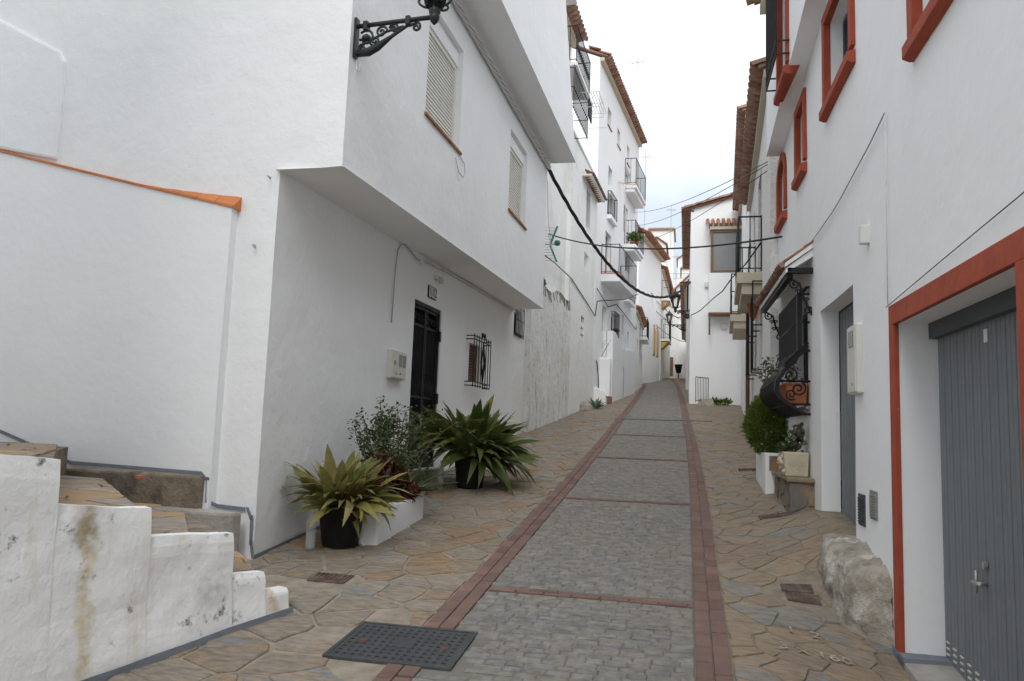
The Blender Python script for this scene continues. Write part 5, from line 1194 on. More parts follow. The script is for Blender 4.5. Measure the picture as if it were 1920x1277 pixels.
mb.poly(RT(11, 0, 0), RT(11, -4, 0), RT(11, -4, 5.5), RT(11, 0, 5.5)); mb.poly(RT(-2, .2, 0), RT(-2, -5, 0), RT(-2, -5, 7.6), RT(-2, .2, 7.6))
mb.poly(RT(-2, -5, -.3), RT(11, -5, -.3), RT(11, -5, 7.6), RT(-2, -5, 7.6)); mb.poly(RT(-2, .2, 7.59), RT(10.55, .2, 7.59), RT(10.55, -5, 7.59), RT(-2, -5, 7.59)); mb.poly(RT(10.55, 0, 5.48), RT(11, 0, 5.45), RT(11, -4, 5.45), RT(10.55, -4, 5.48))
mb.build('wall', 'plaster_smooth', G_)
eave(G_, FT(1.1, 5.6, -.0145, -1), -2.0, 10.6, 7.66, .16, .3, 2.5, 'clay_dark')
# red band round the garage opening
mb = MB(); o0, o1 = -.02, .014
fbox(mb, RT, 5.324, 5.43, o0, o1, .33, 2.455); fbox(mb, RT, 3.3, 5.43, o0, o1, 2.4555, 2.585); fbox(mb, RT, 3.32, 3.506, o0, o1, .1, 2.455)
gd = MB(); gd_frame = mb.build('garage_surround', 'red_paint', G_, bevel=.004)
gx = -.225
mb = MB(); fbox(mb, RT, 3.503, 5.327, gx - .06, gx + .03, 2.36, 2.459); gdo = mb.build('garage_door', 'dark_steel', G_)
mb = MB(); fbox(mb, RT, 3.45, 5.37, gx - .08, gx - .05, -.1, 2.5); mb.build('backing', 'dark_steel', gdo)
ngp = 16; wgp = (5.325 - 3.5) / ngp
pm = MB(); e_ = .012
P = [(0, 0), (.006, e_), (wgp * .5 - .004, e_), (wgp * .5, e_ * .55), (wgp * .5 + .004, e_), (wgp - .006, e_), (wgp, 0)]
pm.prism([(-o, y_, 0) for y_, o in P], [(-o, y_, 2.40) for y_, o in P]); pm = mesh_of(pm, 'door_panel', 'garage_grey')
for i in range(ngp): y_ = 3.5 + i * wgp; q = RT(y_, gx - .03, -.02); inst('door_panel', pm, gdo, q)
mb = MB()
for i in range(ngp):
    for j in range(3): y_ = 3.5 + i * wgp + .03; z_ = zg(1.3, y_) + .10 + j * .035; fbox(mb, RT, y_, y_ + wgp * .42, gx - .02, gx - .012, z_, z_ + .009)
mb.build('louvres', 'cream_plastic', gdo, kind='stuff')
mb = MB(); p = Vector(RT(4.63, gx - .015, .98)); mb.tube([p, p + V(-.05, 0, 0)], .010, 6); mb.tube([p + V(-.05, -.06, 0), p + V(-.05, .06, 0)], .010, 6); mb.tube([p + V(-.035, .05, .06), p + V(-.035, .05, -.06)], .008, 6); mb.build('handle', 'steel', gdo, True)
mb = MB(); mb.tube([Vector(RT(4.63, gx - .015, 1.075)), Vector(RT(4.63, gx + .002, 1.075))], .02, 10); mb.build('lock', 'steel', gdo)
mb = MB(); fbox(mb, RT, 4.52, 4.57, gx - .017, gx - .0145, 2.25, 2.32); mb.build('sticker', 'white_print', gdo)
mb = MB(); fbox(mb, RT, 3.4, 5.33, -.3, .03, -.3, .0); mb.box8([RT(3.4, .02, .05), RT(5.36, .02, .25), RT(5.36, -.28, .25), RT(3.4, -.28, .05)], [RT(3.4, .02, .22), RT(5.36, .02, .415), RT(5.36, -.28, .425), RT(3.4, -.28, .23)]); mb.build('threshold', 'concrete', G_)
mb = MB(); fbox(mb, RT, 5.2, 5.46, -.25, .02, .30, .428); mb.build('painted_base_line', 'grey_paint', G_)
# second, smaller garage door
mb = MB(); fbox(mb, RT, DR2[0] - .02, DR2[1] + .02, -.24, -.20, .4, 2.98); d2 = mb.build('side_door', 'dark_steel', G_)
n2 = 11; w2_ = (DR2[1] - DR2[0] - .02) / n2; pm2 = MB(); P = [(0, 0), (.008, .014), (w2_ * .75, .014), (w2_ - .002, 0)]
pm2.prism([(-o, y_, 0) for y_, o in P], [(-o, y_, 2.12) for y_, o in P]); pm2 = mesh_of(pm2, 'door_panel', 'garage_grey')
for i in range(n2): y_ = DR2[0] + .01 + i * w2_; inst('door_panel', pm2, d2, RT(y_, -.185, .80))
# red framed windows
def red_window(parent, T, q, arch=False, fw=.095, out=.035):
    y0, y1, z0, z1 = q; mb = MB()
    if arch:
        n = 10; yc = (y0 + y1) / 2; rr = (y1 - y0) / 2; zs_ = z1 - rr * .75
        inn = [(y1 - .006, z0)] + [(yc + (rr - .006) * math.cos(a), zs_ + (rr * .75 - .006) * math.sin(a)) for a in [math.pi * k / n for k in range(n + 1)]] + [(y0 + .006, z0)]
        ro = rr + fw; outp = [(y1 + fw, z0)] + [(yc + ro * math.cos(a), zs_ + (rr * .75 + fw) * math.sin(a)) for a in [math.pi * k / n for k in range(n + 1)]] + [(y0 - fw, z0)]
        for k in range(len(inn) - 1):
            A = [inn[k], inn[k + 1], outp[k + 1], outp[k]]; mb.prism([T(a, -.03, b) for a, b in A], [T(a, out, b) for a, b in A])
    else:
        for b in ((y0 - fw, y0 + .006, z0, z1 + fw), (y1 - .006, y1 + fw, z0, z1 + fw), (y0 + .006, y1 - .006, z1 - .006, z1 + fw)): fbox(mb, T, b[0], b[1], -.03, out, b[2], b[3])
    P = [(-.16, .0), (out + .03, -.05), (out + .03, -.13), (out - .01, -.15), (-.03, -.15)]
    mb.prism([T(y0 - fw, o, z0 + z) for o, z in P], [T(y1 + fw, o, z0 + z) for o, z in P])
    w_ = window(parent, T, y0, y1, z0 + .001, z1 - .001, .16, 'glass', 'dark_steel', None, 'red_framed_window', True)
    mb.build('surround', 'red_paint', w_, bevel=.006); return w_
for i, q in enumerate(RW): red_window(G_, RT, q, i == 3)
if True:   # corner fillers so that the arched opening reads round
    y0, y1, z0, z1 = RW[3]; yc = (y0 + y1) / 2; rr = (y1 - y0) / 2; zs_ = z1 - rr * .75
    for s in (-1, 1):
        P = [(yc + s * rr, z1)] + [(yc + s * rr * math.cos(a), zs_ + rr * .75 * math.sin(a)) for a in [math.pi / 2 * k / 6 for k in range(7)]]
        mb = MB(); mb.prism([RT(a, -.002, b) for a, b in P], [RT(a, -.17, b) for a, b in P]); mb.build('arch_spandrel', 'plaster_smooth', G_)
UT = FT(1.1, 5.6, -.0145, -1)
uw = red_window(G_, UT, (8.52, 9.2, 5.78, 7.3))
mb = MB()
for i in range(14): y_ = 8.40 + i * .072; mb.tube([UT(y_, .14, 5.85), UT(y_, .14, 7.2)], .007, 4)
for zz in (5.85, 6.0, 7.2): mb.tube([UT(8.40, 0, zz), UT(8.40, .14, zz), UT(9.34, .14, zz), UT(9.34, 0, zz)], .011, 5)
mb.build('grille', 'iron', uw)
# barred window with a belly grille, under the canopy
bw = window(G_, RT, *GRW, .17, 'glass', 'dark_steel', 'concrete', 'barred_window')
prof = [(3.30, .03), (3.22, .115), (2.62, .115), (2.50, .17), (2.40, .27), (2.30, .335), (2.20, .345), (2.12, .30), (2.06, .22), (2.00, .13), (1.96, .06)]
BELLY = MB(); BELLY.tube([(-o, 0, z) for z, o in prof], .010, 5); BELLY = mesh_of(BELLY, 'bar', 'iron', True)
GY0, GY1 = 8.5, 9.98
mb = MB()
for z_, o_ in ((3.22, .115), (2.92, .115), (2.62, .115), (2.30, .335), (2.06, .22), (1.96, .06)): mb.tube([RT(GY0, 0, z_), RT(GY0, o_, z_), RT(GY1, o_, z_), RT(GY1, 0, z_)], .012, 5)
cgx = mb.build('belly_grille', 'iron', bw, True)
for i in range(22): y_ = GY0 + i * (GY1 - GY0) / 21; inst('bar', BELLY, cgx, RT(y_, 0, 0))
mb = MB()   # flat iron cheek on the near side with scrolls
for k in range(len(prof) - 1):
    (za, oa), (zb, ob) = prof[k], prof[k + 1]
    mb.box8([RT(GY0 - .02, oa - .035, za), RT(GY0 - .02, oa + .012, za), RT(GY0 + .05, oa + .012, za), RT(GY0 + .05, oa - .035, za)], [RT(GY0 - .02, ob - .035, zb), RT(GY0 - .02, ob + .012, zb), RT(GY0 + .05, ob + .012, zb), RT(GY0 + .05, ob - .035, zb)])
for (o_, z_, r_, s_) in ((.20, 2.36, .09, 0), (.12, 2.22, .08, 2), (.19, 2.16, .06, 4)): mb.tube(spiral(RT(GY0 - .01, o_, z_), r_, 1.6, (-1, 0, 0), (0, 0, 1), s_, 1, 20), .010, 5)
for sc_ in (.02, .05, .08): mb.tube([RT(GY0 - .02, .02, 2.72 - sc_), RT(GY0 - .02, .14, 2.62 - sc_), RT(GY0 - .02, .26, 2.50 - sc_)], .012, 5)
mb.build('grille_cheek', 'iron', cgx)
tp = thing('terracotta_trough', 'terracotta trough sitting inside the bellied window grille', 'planter', RT(8.9, .2, 2.08)); mb = MB()
mb.box8([RT(8.58, .03, 2.07), RT(9.4, .03, 2.07), RT(9.4, .2, 2.07), RT(8.58, .2, 2.07)], [RT(8.55, .02, 2.26), RT(9.43, .02, 2.26), RT(9.43, .24, 2.26), RT(8.55, .24, 2.26)]); fbox(mb, RT, 8.54, 9.44, .01, .25, 2.26, 2.285); mb.build('trough', 'terracotta', tp, bevel=.006)
sprig_mass(tp, 'foliage', 'leaf_grey', [(*RT(8.8, .15, 2.42), .10, .2, .16), (*RT(9.2, .28, 2.45), .12, .3, .2)], 160, .06, .2, seed=15)
# tiled canopy
CN = MB(); cy0, cy1 = 8.27, 10.75
CN.box8([RT(cy0, .27, 3.40), RT(cy1, .27, 3.40), RT(cy1, -.01, 3.58), RT(cy0, -.01, 3.58)], [RT(cy0, .27, 3.45), RT(cy1, .27, 3.45), RT(cy1, -.01, 3.66), RT(cy0, -.01, 3.66)]); cn = CN.build('canopy', 'plaster_smooth', G_)
for r in range(2): tile_row(cn, RT(cy0 + .06, .31 - r * .16, 3.455 + r * .11), RT(cy1, .31 - r * .16, 3.455 + r * .11), math.pi, .62, .125, SMALLT['clay_dark'], 'clay_dark', False)
mb = MB(); mb.box8([RT(cy0 - .03, .28, 3.46), RT(cy0 + .05, .28, 3.46), RT(cy0 + .05, -.0, 3.66), RT(cy0 - .03, -.0, 3.66)], [RT(cy0 - .03, .28, 3.50), RT(cy0 + .05, .28, 3.50), RT(cy0 + .05, -.0, 3.715), RT(cy0 - .03, -.0, 3.715)]); mb.build('verge', 'plaster_smooth', cn); mb = MB()
for i in range(3): t0, t1 = i / 3, (i + 1) / 3; mb.box8([RT(cy0 - .04, .29 - .29 * t0, 3.503 + .215 * t0), RT(cy0 + .07, .29 - .29 * t0, 3.503 + .215 * t0), RT(cy0 + .07, .29 - .29 * t1, 3.503 + .215 * t1), RT(cy0 - .04, .29 - .29 * t1, 3.503 + .215 * t1)], [RT(cy0 - .04, .29 - .29 * t0, 3.53 + .215 * t0), RT(cy0 + .07, .29 - .29 * t0, 3.53 + .215 * t0), RT(cy0 + .07, .29 - .29 * t1, 3.52 + .215 * t1), RT(cy0 - .04, .29 - .29 * t1, 3.52 + .215 * t1)])
mb.build('verge_tiles', 'clay_tile', cn)
mb = MB(); fbox(mb, RT, cy0, cy0 + .06, 0, .25, 3.40, 3.455); fbox(mb, RT, cy0 + .06, cy1, .19, .25, 3.36, 3.41); mb.build('canopy_beam', 'iron', cn)
for y_ in (8.36, 10.6):
    mb = MB(); ex, ez = (-1, 0, 0), (0, 0, 1)
    mb.tube(spiral(RT(y_, .17, 3.30), .055, 1.5, ex, ez, 1.2, -1, 20), .010, 5); mb.tube(spiral(RT(y_, .04, 3.02), .05, 1.5, ex, ez, 4.2, -1, 20), .010, 5)
    mb.tube([RT(y_, .20, 3.35), RT(y_, .12, 3.30), RT(y_, .09, 3.18), RT(y_, .05, 3.08), RT(y_, .0, 2.98)], .012, 5)
    for z_, o_ in ((3.22, .11), (3.13, .08)):
        for s in (-1, 1): mb.tube(spiral(RT(y_, o_ + s * .025, z_), .028, 1.2, ex, ez, 0 if s > 0 else 3.1, s, 12), .007, 4)
    mb.build('scroll_bracket', 'iron', cn, True)
mb = MB(); fbox(mb, RT, PORCH[0] - .02, PORCH[1] + .02, -.55, -.5, 1.2, 3.35); mb.build('porch_back', 'plaster_smooth', G_)
mb = MB(); fbox(mb, RT, 10.3, 10.7, -.498, -.47, 2.9, 3.2); mb.build('fanlight', 'dark_void', G_)
# fittings on the garage house
mb2 = meterbox('meter_box', 'tall cream meter box on the right wall between the two grey doors', RT, 6.21, 6.50, 2.06, 2.59, .045, [(6.27, 6.42, 2.42, 2.54)])
b = MB(); b.lathe([(.016, 0), (.016, .02)], RT(6.3, .048, 2.12), 8); b.build('lock', 'steel', mb2)
for (a, c, e0, e1, lab) in ((6.19, 6.39, 1.08, 1.31, 'dark louvred vent on the right wall, nearer the side door'), (5.84, 6.03, 1.16, 1.36, 'pale framed vent on the right wall, nearer the red surround')):
    v = thing('wall_vent', lab, 'vent', RT((a + c) / 2, 0, e0)); b = MB(); fbox(b, RT, a, c, -.005, .008, e0, e1); b.build('plate', 'grey_window' if 'pale' in lab else 'dark_steel', v)
    b = MB()
    for i in range(9): z_ = e0 + .02 + i * (e1 - e0 - .04) / 9; fbox(b, RT, a + .015, c - .015, .008, .016, z_, z_ + .012)
    b.build('louvres', 'steel' if 'pale' in lab else 'cast_iron', v, kind='stuff')
b = MB(); fbox(b, RT, 5.95, 6.02, -.005, .06, 3.14, 3.28); tag(b.build('alarm_box', 'white_print', None, origin=RT(5.98, 0, 3.14), bevel=.01), 'small white box high on the right wall above the meter box', 'wall fitting')
cable('wall_wire', 'thin grey wire sloping down the right wall to the canopy', [RT(5.4, .02, 3.90), RT(5.8, .02, 3.84), RT(6.84, .02, 3.74), RT(7.2, .02, 3.72), RT(8.25, .02, 3.72)], .006, 'steel')
cable('wall_wire', 'thin vertical pale wire above the red garage surround', [RT(5.4, .016, 3.9), RT(5.42, .016, 3.2), RT(5.43, .016, 2.6)], .004, 'cable_white')
cable('wall_wire', 'thin dark wire along the top of the red garage surround', [RT(5.46, .02, 2.585), RT(5.0, .02, 2.615), RT(4.3, .02, 2.66), RT(3.3, .02, 2.72)], .003, 'rust')
# rock at the foot of the wall
mb = MB(); nu, nv = 44, 34; gq = []
for j in range(nv + 1):
    row = []
    for i in range(nu + 1):
        s = i / nu; t = j / nv      # t: from ground up and over to the wall, s: along y
        y_ = 5.50 + 1.35 * s; prof_o = [(0, .30), (.25, .29), (.5, .265), (.7, .22), (.84, .13), (1, -.03)]; prof_z = [(0, 0), (.25, .35), (.5, .68), (.7, .90), (.84, 1.0), (1, 1.06)]
        top = lerp_tab([(0, .80), (.12, .87), (.5, .94), (.8, .97), (1, .93)], s); oo = lerp_tab(prof_o, t) * lerp_tab([(0, .0), (.03, .35), (.08, .70), (.16, .90), (.6, 1), (.85, .9), (1, .4)], s); zb = zg(1.3 - oo, y_) - .06
        q = Vector(RT(y_, oo, zb + (top - zb) * lerp_tab(prof_z, t))); nn = noise.noise(q * 4.5) * .035 + noise.noise(q * 11) * .025 + noise.noise(q * 25) * .014
        q += Vector((-nn * .9, 0, nn * .7)); row.append(mb.p(q))
    gq.append(row)
for j in range(nv):
    for i in range(nu): mb.f.append([gq[j][i], gq[j + 1][i], gq[j + 1][i + 1], gq[j][i + 1]])
bk = [mb.p(RT(5.50, -.04, zg(1.3, 5.5) - .06 + k * .15)) for k in range(7)]
tag(mb.build('rock', 'rock', None, True, origin=(1.1, 6, .5)), 'rough bare rock at the foot of the right wall beside the red surround', 'rock')
# stone faced planter bench with tubs
SP = thing('stone_planter', 'low stone faced planter bench under the canopy on the right', 'planter', (1.1, 9, 1.0))
px_ = lambda y: 1.03 - .0 * (y - 8.3)
mb = MB(); mb.box8([(1.045, 8.30, .6), (1.28, 8.30, .6), (1.24, 11.0, .6), (1.045, 11.0, .6)], [(1.045, 8.30, 1.27), (1.28, 8.30, 1.27), (1.24, 11.0, 1.27), (1.045, 11.0, 1.27)]); mb.build('core', 'mortar_right', SP)
random.seed(77)
for poly in crazy(8.3, 11.0, .75, 1.27, .22, .26, .008):
    poly = clip(clip(clip(clip(poly, -1, 0, -8.3), 1, 0, 10.98), 0, 1, 1.268), 0, -1, -.7)
    if len(poly) < 3: continue
    m_ = MB(); m_.prism([(1.05, a, b) for a, b in poly], [(1.045 - U(.008, .022), a, b) for a, b in poly]); m_.build('facing_stone', 'flag_wall', SP, bevel=.004)
for poly in crazy(1.03, 1.29, .7, 1.27, .14, .26, .007):
    poly = clip(clip(clip(clip(poly, -1, 0, -1.025), 1, 0, 1.285), 0, 1, 1.268), 0, -1, -.7)
    if len(poly) < 3: continue
    m_ = MB(); m_.prism([(a, 8.305, b) for a, b in poly], [(a, 8.30 - U(.008, .02), b) for a, b in poly]); m_.build('facing_stone', 'flag_wall', SP, bevel=.004)
mb = MB(); P = [(1.0, 8.26), (1.29, 8.25), (1.26, 11.0), (1.0, 11.0)]; mb.prism([(x, y, 1.271) for x, y in P], [(x, y, 1.315) for x, y in P]); mb.build('capping', 'flag_wall', SP, bevel=.012)
UP = thing('raised_planter', 'higher planter box with a slate end panel behind the cream tub', 'planter', (1.1, 10, 1.3))
mb = MB(); fr0 = [(.93, 9.75), (1.24, 9.75), (1.22, 10.98), (.93, 10.98)]; mb.prism([(x, y, 1.0) for x, y in fr0], [(x, y, 1.52) for x, y in fr0]); mb.build('box', 'plaster_smooth', UP, bevel=.01)
mb = MB(); mb.box(.975, 9.735, 1.318, 1.23, 9.749, 1.49); mb.build('end_panel', 'flag_wall', UP)
CT = thing('cream_tub', 'square cream stone tub with a mask relief on the planter bench', 'planter', (1.14, 8.6, 1.315))
c0 = (1.005, 8.48); mb = MB(); zb = 1.316
mb.box8([(1.01, 8.48, zb), (1.23, 8.48, zb), (1.23, 8.86, zb), (1.01, 8.86, zb)], [(.985, 8.46, zb + .25), (1.235, 8.46, zb + .25), (1.235, 8.88, zb + .25), (.985, 8.88, zb + .25)]); mb.build('tub', 'cream_stone', CT, bevel=.012)
mb = MB()
for (yy, zz, r_) in ((8.6, .14, .05), (8.68, .16, .055), (8.76, .13, .05), (8.68, .08, .04), (8.56, .2, .03), (8.8, .2, .03), (8.52, .05, .025), (8.84, .05, .025)): mb.lathe([(0, -r_), (r_ * .8, -r_ * .5), (r_, 0), (r_ * .8, r_ * .5), (0, r_)], (1.0, yy, zb + zz), 8)
mb.build('relief', 'cream_stone', CT, True)
sprig_mass(CT, 'foliage', 'leaf_grey', [(1.12, 8.66, 1.66, .10, .16, .11), (1.15, 8.6, 1.76, .06, .08, .10)], 260, .055, .35, seed=17); sprig_mass(CT, 'foliage', 'leaf_dark', [(1.05, 8.72, 1.60, .10, .16, .06)], 200, .05, .35, seed=18)
mb = MB()
for i in range(8): q = Vector((1.13, 8.65, 1.56)); mb.tube([q, q + Vector((U(-.1, .1), U(-.15, .15), U(.15, .34)))], .005, 4)
mb.build('stem', 'bark', CT, kind='stuff')
# round clipped conifer
BU = thing('round_bush', 'rounded bright green conifer bush in the right planter', 'bush', (1.02, 10.3, 1.5)); random.seed(91); mb = MB()
bc = Vector((1.03, 10.35, 1.87)); rx, ry, rz = .30, .32, .39
for k in range(9500):
    u = Vector((random.gauss(0, 1), random.gauss(0, 1), random.gauss(0, 1))).normalized(); t = rnd() ** .28
    lump = 1 + .16 * noise.noise(u * 3.1 + Vector((4, 1, 2))) + .08 * noise.noise(u * 8); zz = u.z; tap = 1 - .22 * max(0, zz) - .10 * max(0, -zz)
    c = bc + Vector((u.x * rx * tap, u.y * ry * tap, u.z * rz)) * t * lump
    if c.x > 1.22: continue
    d = (u * .8 + Vector((U(-.5, .5), U(-.5, .5), U(.1, .9)))).normalized(); e_ = d.cross(Vector((U(-1, 1), U(-1, 1), U(-1, 1)))).normalized(); s = U(.035, .07)
    mb.poly(c, c + d * s * .4 + e_ * s * .13, c + d * s, c + d * s * .4 - e_ * s * .13)
mb.build('foliage', 'leaf_bush', BU, kind='stuff'); mb = MB(); mb.tube([(1.03, 10.35, 1.45), (1.03, 10.35, 2.1)], .02, 6); mb.build('trunk', 'bark', BU)
# chalk marks on the paving
ck = thing('chalk_marks', 'faint white chalk figures on the right pavement', 'chalk marks', (.7, 5.1, .48))
def chalk(s, x, y, size):
    tl = math.atan((zg(x, y + .1) - zg(x, y - .1)) / .2); cs = math.atan((zg(x + .1, y) - zg(x - .1, y)) / .2)
    text_mesh(s, size, 'chalk_text', 'chalk', Matrix.Translation((x, y, zg(x, y) + .021)) @ Matrix.Rotation(-cs, 4, 'Y') @ Matrix.Rotation(tl, 4, 'X'), ck, .0004)
chalk('3 x 160', .76, 5.03, .14); chalk('1  2', .74, 5.36, .14)

# ------------------------------------------------------------------ rough rendered house and its neighbour further up on the right
R2T = FT(1.12, 11.02, .04, -1)
R2 = thing('stucco_house', 'rough stucco house with a balcony beyond the canopy on the right', 'house', (1.2, 14, 1.5))
w2s = [(15.0, 15.9, 2.95, 4.2), (13.1, 13.75, 2.9, 4.15), (13.3, 14.6, 4.45, 6.3), (16.2, 17.0, 2.0, 4.0), (15.6, 16.3, 5.2, 6.2)]
house_body(R2, R2T, 11.02, 17.95, 1.0, 7.05, 4, [(*q, .14) for q in w2s], 'plaster_rough', .02)
for q in w2s: window(R2, R2T, *q, .12, 'dark' if q[2] < 3 else 'glass', 'wood')
for (a, b_, c, d) in w2s[:2]:
    mb = MB()
    for i in range(7): y_ = a - .06 + i * (b_ - a + .12) / 6; mb.tube([R2T(y_, .15, c - .1), R2T(y_, .15, d + .1)], .009, 4)
    for z_ in (c - .1, (c + d) / 2, d + .1): mb.tube([R2T(a - .06, 0, z_), R2T(a - .06, .15, z_), R2T(b_ + .06, .15, z_), R2T(b_ + .06, 0, z_)], .012, 4)
    mb.build('window_cage', 'iron', R2)
balcony(R2, R2T, 13.15, 15.4, .40, 4.42, .95, .18, 'beige_trim', .12, True, 2)
eave(R2, R2T, 11.02, 17.9, 6.95, .16, .30, 2.2, 'clay_dark')
mb = MB(); mb.tube([R2T(17.3, .08, 2.0), R2T(17.3, .08, 4.3), R2T(17.3, .03, 4.5)], .04, 8); mb.build('downpipe', 'wood', R2, True)
wlp = thing('wall_urn', 'half round terracotta wall light beside the lower right balcony', 'wall light', R2T(14.6, .1, 3.9)); mb = MB(); mb.lathe([(.02, -.26), (.07, -.16), (.10, 0), (.11, .02), (.11, .05)], R2T(14.2, .1, 4.02), 12); mb.build('bowl', 'terracotta', wlp, True)
bx = thing('hanging_box', 'small brown wooden box on the wall above the round bush', 'box', R2T(12.6, .08, 2.2)); mb = MB(); fbox(mb, R2T, 12.45, 12.8, 0, .14, 2.1, 2.35); mb.build('box', 'wood', bx, bevel=.01)
hp_ = thing('wall_shrub', 'thin bare shrub against the wall behind the round bush', 'plant', (1.05, 10.9, 1.9)); mb = MB(); random.seed(55)
for i in range(10): q = Vector((1.1, 10.85, 1.9)); mb.tube([q, q + Vector((U(-.15, .1), U(-.1, .1), U(.3, .5))), q + Vector((U(-.2, .12), U(-.1, .1), U(.55, .85)))], .005, 3)
mb.build('stem', 'bark', hp_, kind='stuff'); sprig_mass(hp_, 'foliage', 'leaf_grey', [(1.05, 10.85, 2.6, .14, .12, .22)], 90, .06, .3, seed=56)
R3T = FT(1.38, 18, .045, -1)
R3 = thing('right_far_house', 'taller white house with a lower balcony before the gable house', 'house', (1.5, 22, 2.2))
w3s = [(18.8, 19.8, 4.5, 6.2), (21, 21.8, 2.6, 4.6), (23.5, 24.4, 2.8, 4.8), (20.2, 20.9, 7.2, 8.2)]
house_body(R3, R3T, 18.0, 26.4, 1.5, 9.2, 4, [(*q, .15) for q in w3s], 'plaster_smooth', .02)
for q in w3s: window(R3, R3T, *q, .12, 'glass', 'wood')
balcony(R3, R3T, 18.3, 20.6, .42, 4.5, .95, .16, 'beige_trim', .13, True, 2)
eave(R3, R3T, 18.0, 26.4, 9.25, .18, .3, 2.2, 'clay_dark')
RF = far_house('bend_house', 'white house beyond the gable house at the street bend', FT(-.02, 36, .0, -1), 36.2, 57.5, 3.2, 8.6, 5, [(38, 39, 5.4, 6.6), (42, 43, 6, 7.2)], 'plaster_worn', .2, 'clay_dark')

# ------------------------------------------------------------------ street goes on downhill behind the viewer: unseen houses, added for their shade
far_house('unseen_downhill_house', 'unseen white house on the left behind the viewpoint, added to shade the side wall', FT(-3.75, 0, 0, 1), -16, 2.3, -2.5, 10.0, 8, [(-8, -7, 1.2, 3.0), (-4, -3, 1.5, 3.0), (-8, -7, 4.6, 6.0)], 'plaster_smooth', .3)
far_house('unseen_downhill_house', 'unseen white house added lower down the street on the right, behind the viewpoint', FT(1.4, 0, 0, -1), -18, -2.1, -3, 6.6, 6, [(-9, -8, 1, 2.6), (-5, -4, 3.8, 5.2)], 'plaster_smooth', .3)

# ------------------------------------------------------------------ overhead wires and aerials
cable('overhead_cable', 'single black cable crossing the street to the right wall corner', sag(QT(17.4, 0, 6.25), (1.2, 10.4, 4.32), .25, 18), .014, 'cable_black')
for k, (a, b) in enumerate((((1.1, 11.2, 5.62), (-2.25, 32.2, 11.0)), ((1.1, 11.2, 5.58), (-2.25, 32.2, 10.4)), ((1.1, 11.25, 5.50), (-2.2, 32.5, 9.7)))):
    cable('thin_wire', ('highest', 'middle', 'lowest')[k] + ' of three thin wires fanning up to the right eave', sag(a, b, .22, 16), .007, 'cable_black', 'cable', 4)
cable('sagging_wire', 'wavy dark wire from the right balcony to the awning house', sag((1.18, 13.0, 4.9), (-1.45, 47, 9.6), 1.1, 20, .05), .016, 'cable_black', 'cable', 4)
cable('wall_cable', 'cable running down the facade of the low and tall left houses', [QT(16.6, .05, 5.6), QT(18, .03, 5.7), QT(20.2, .03, 5.75), QT(22.5, .03, 5.55), QT(24.3, .04, 5.35), BT(24.7, .05, 5.9), BT(26.4, .65, 6.25), BT(29, .66, 6.9), BT(31.5, .1, 7.3)], .016, 'cable_black', 'cable', 4)
cable('wall_cable', 'cable drooping along the ground floor of the tall block', [BT(24.6, .05, 6.3), BT(26.5, .05, 6.0), BT(28.0, .05, 6.35), BT(30, .05, 6.2), BT(32.4, .05, 6.0), (-2.2, 34.5, 6.6), (-2.3, 40.2, 7.4)], .016, 'cable_black', 'cable', 4)
cable('thin_wire', 'thin wire hanging from the cable end down the left house wall', [(-2.66, 14.3, 6.5), (-2.75, 15.0, 5.9), (-2.9, 16.4, 5.6), QT(17.3, .02, 6.2)], .006, 'steel', 'cable', 4)
for i, z_ in enumerate((9.5, 8.9, 8.1)): cable('far_wire', ('upper', 'middle', 'lower')[i] + ' of the wires strung before the end house', sag((-1.9, 44.5, z_), (-.02, 52, z_ - .3), .25, 10), .018, 'cable_black', 'cable', 4)
mb = MB(); mb.tube([(.02, 26.6, 6.9), (.02, 26.6, 5.9)], .03, 5); mb.tube([(-.25, 26.55, 6.85), (.1, 26.55, 6.85)], .025, 5); tag(mb.build('cable_bracket', 'iron', None, origin=(.02, 26.6, 6)), 'iron bracket holding the twisted cable at the gable house', 'bracket')
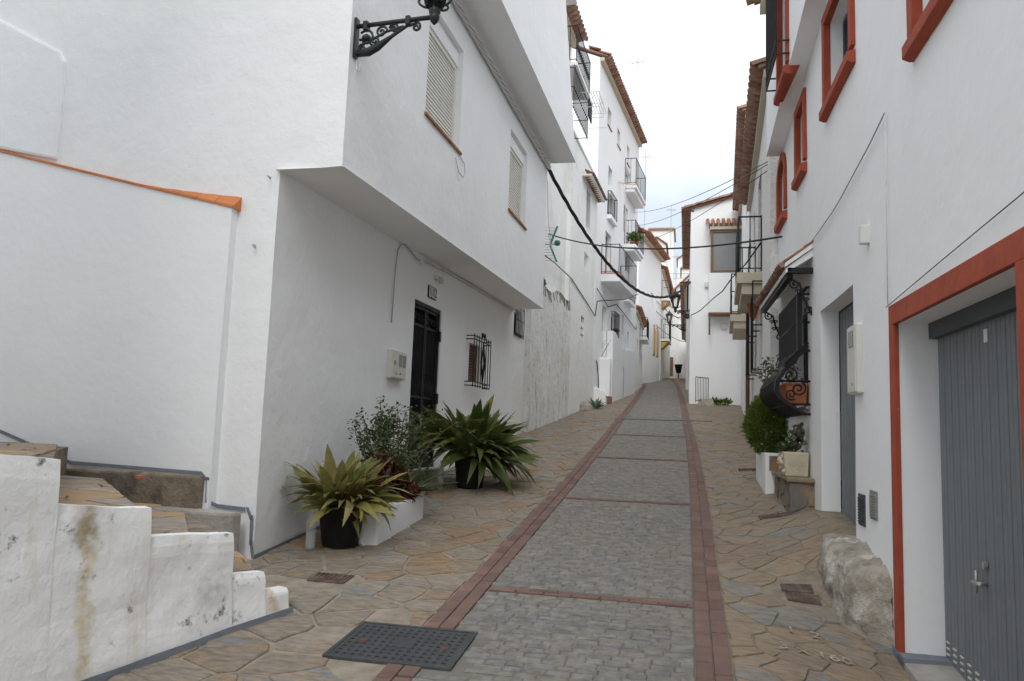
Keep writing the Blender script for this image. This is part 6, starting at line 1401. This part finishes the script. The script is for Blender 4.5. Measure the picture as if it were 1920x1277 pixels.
def aerial(name, label, c, h, n, wdt, d, mt='steel', els=None, tilt=0.0):
    r = thing(name, label, 'aerial', c); c = Vector(c); mb = MB(); mb.tube([c, c + Vector((0, 0, h))], .018, 5); mb.build('mast', 'steel', r)
    d = Vector(d).normalized(); sd = d.cross(Vector((0, 0, 1))).normalized(); top = c + Vector((0, 0, h * .9)); mb = MB(); Ln = n * .12
    mb.tube([top - d * Ln / 2, top + d * Ln / 2 + Vector((0, 0, tilt))], .014, 5)
    for i in range(n): q = top + d * (-Ln / 2 + i * .12 + .03); mb.tube([q - sd * wdt / 2, q + sd * wdt / 2], .007, 4)
    mb.build('boom', mt, r); return r
aerial('tv_aerial', 'tall thin television aerial standing on the tall block roof', BT(32.4, -.1, 13.6), 4.6, 5, .5, (-1, .2, 0))
aerial('tv_aerial', 'yellow television aerial clamped to the tall block facade', BT(28.3, .25, 8.9), 2.3, 7, .6, (1, .5, 0), 'yellow_metal')
aerial('tv_aerial', 'small aerial on a mast above the tile eave house', (-2.3, 41.5, 12.8), 4.4, 4, .7, (-1, .1, 0))
aerial('tv_aerial', 'short aerial on the houses beyond the tile eave house', (-1.0, 47, 13.0), 2.6, 5, .6, (1, .3, 0))
aerial('tv_aerial', 'aerial low among the roofs near the street end', (-.75, 53, 11.8), 2.2, 5, .6, (1, .1, 0))
ga = thing('green_aerial', 'green television aerial on the low house beside the corner house', 'aerial', QT(17.0, .1, 5.7)); mb = MB()
a0 = Vector(QT(17.0, .0, 5.9)); mb.tube([a0, a0 + V(.25, 0, 0)], .015, 5); mb.build('bracket', 'steel', ga)
for (dz, tl, ln) in ((.22, .35, .42), (-.22, -.4, .42)):
    mb = MB(); c = a0 + V(.22, 0, dz); d = Vector((math.sin(tl), 0, math.cos(tl))); q = [c - d * ln / 2 + V(.02, .02, 0), c - d * ln / 2 + V(-.02, .02, 0), c - d * ln / 2 + V(-.02, -.02, 0), c - d * ln / 2 + V(.02, -.02, 0)]; mb.box8(q, [p + d * ln for p in q])
    mb.build('reflector', 'green_metal', ga); mb = MB()
    for i in range(6): p = c + d * (-ln / 2 + .03 + i * .07); mb.tube([p + V(0, 0, 0), p + V(-.35, -.05, 0)], .005, 4)
    mb.build('elements', 'steel', ga, kind='stuff')
mb = MB(); mb.lathe([(0, -.07), (.06, -.05), (.075, 0), (.06, .05), (0, .07)], a0 + V(.3, 0, .03), 10); mb.build('housing', 'green_metal', ga, True)
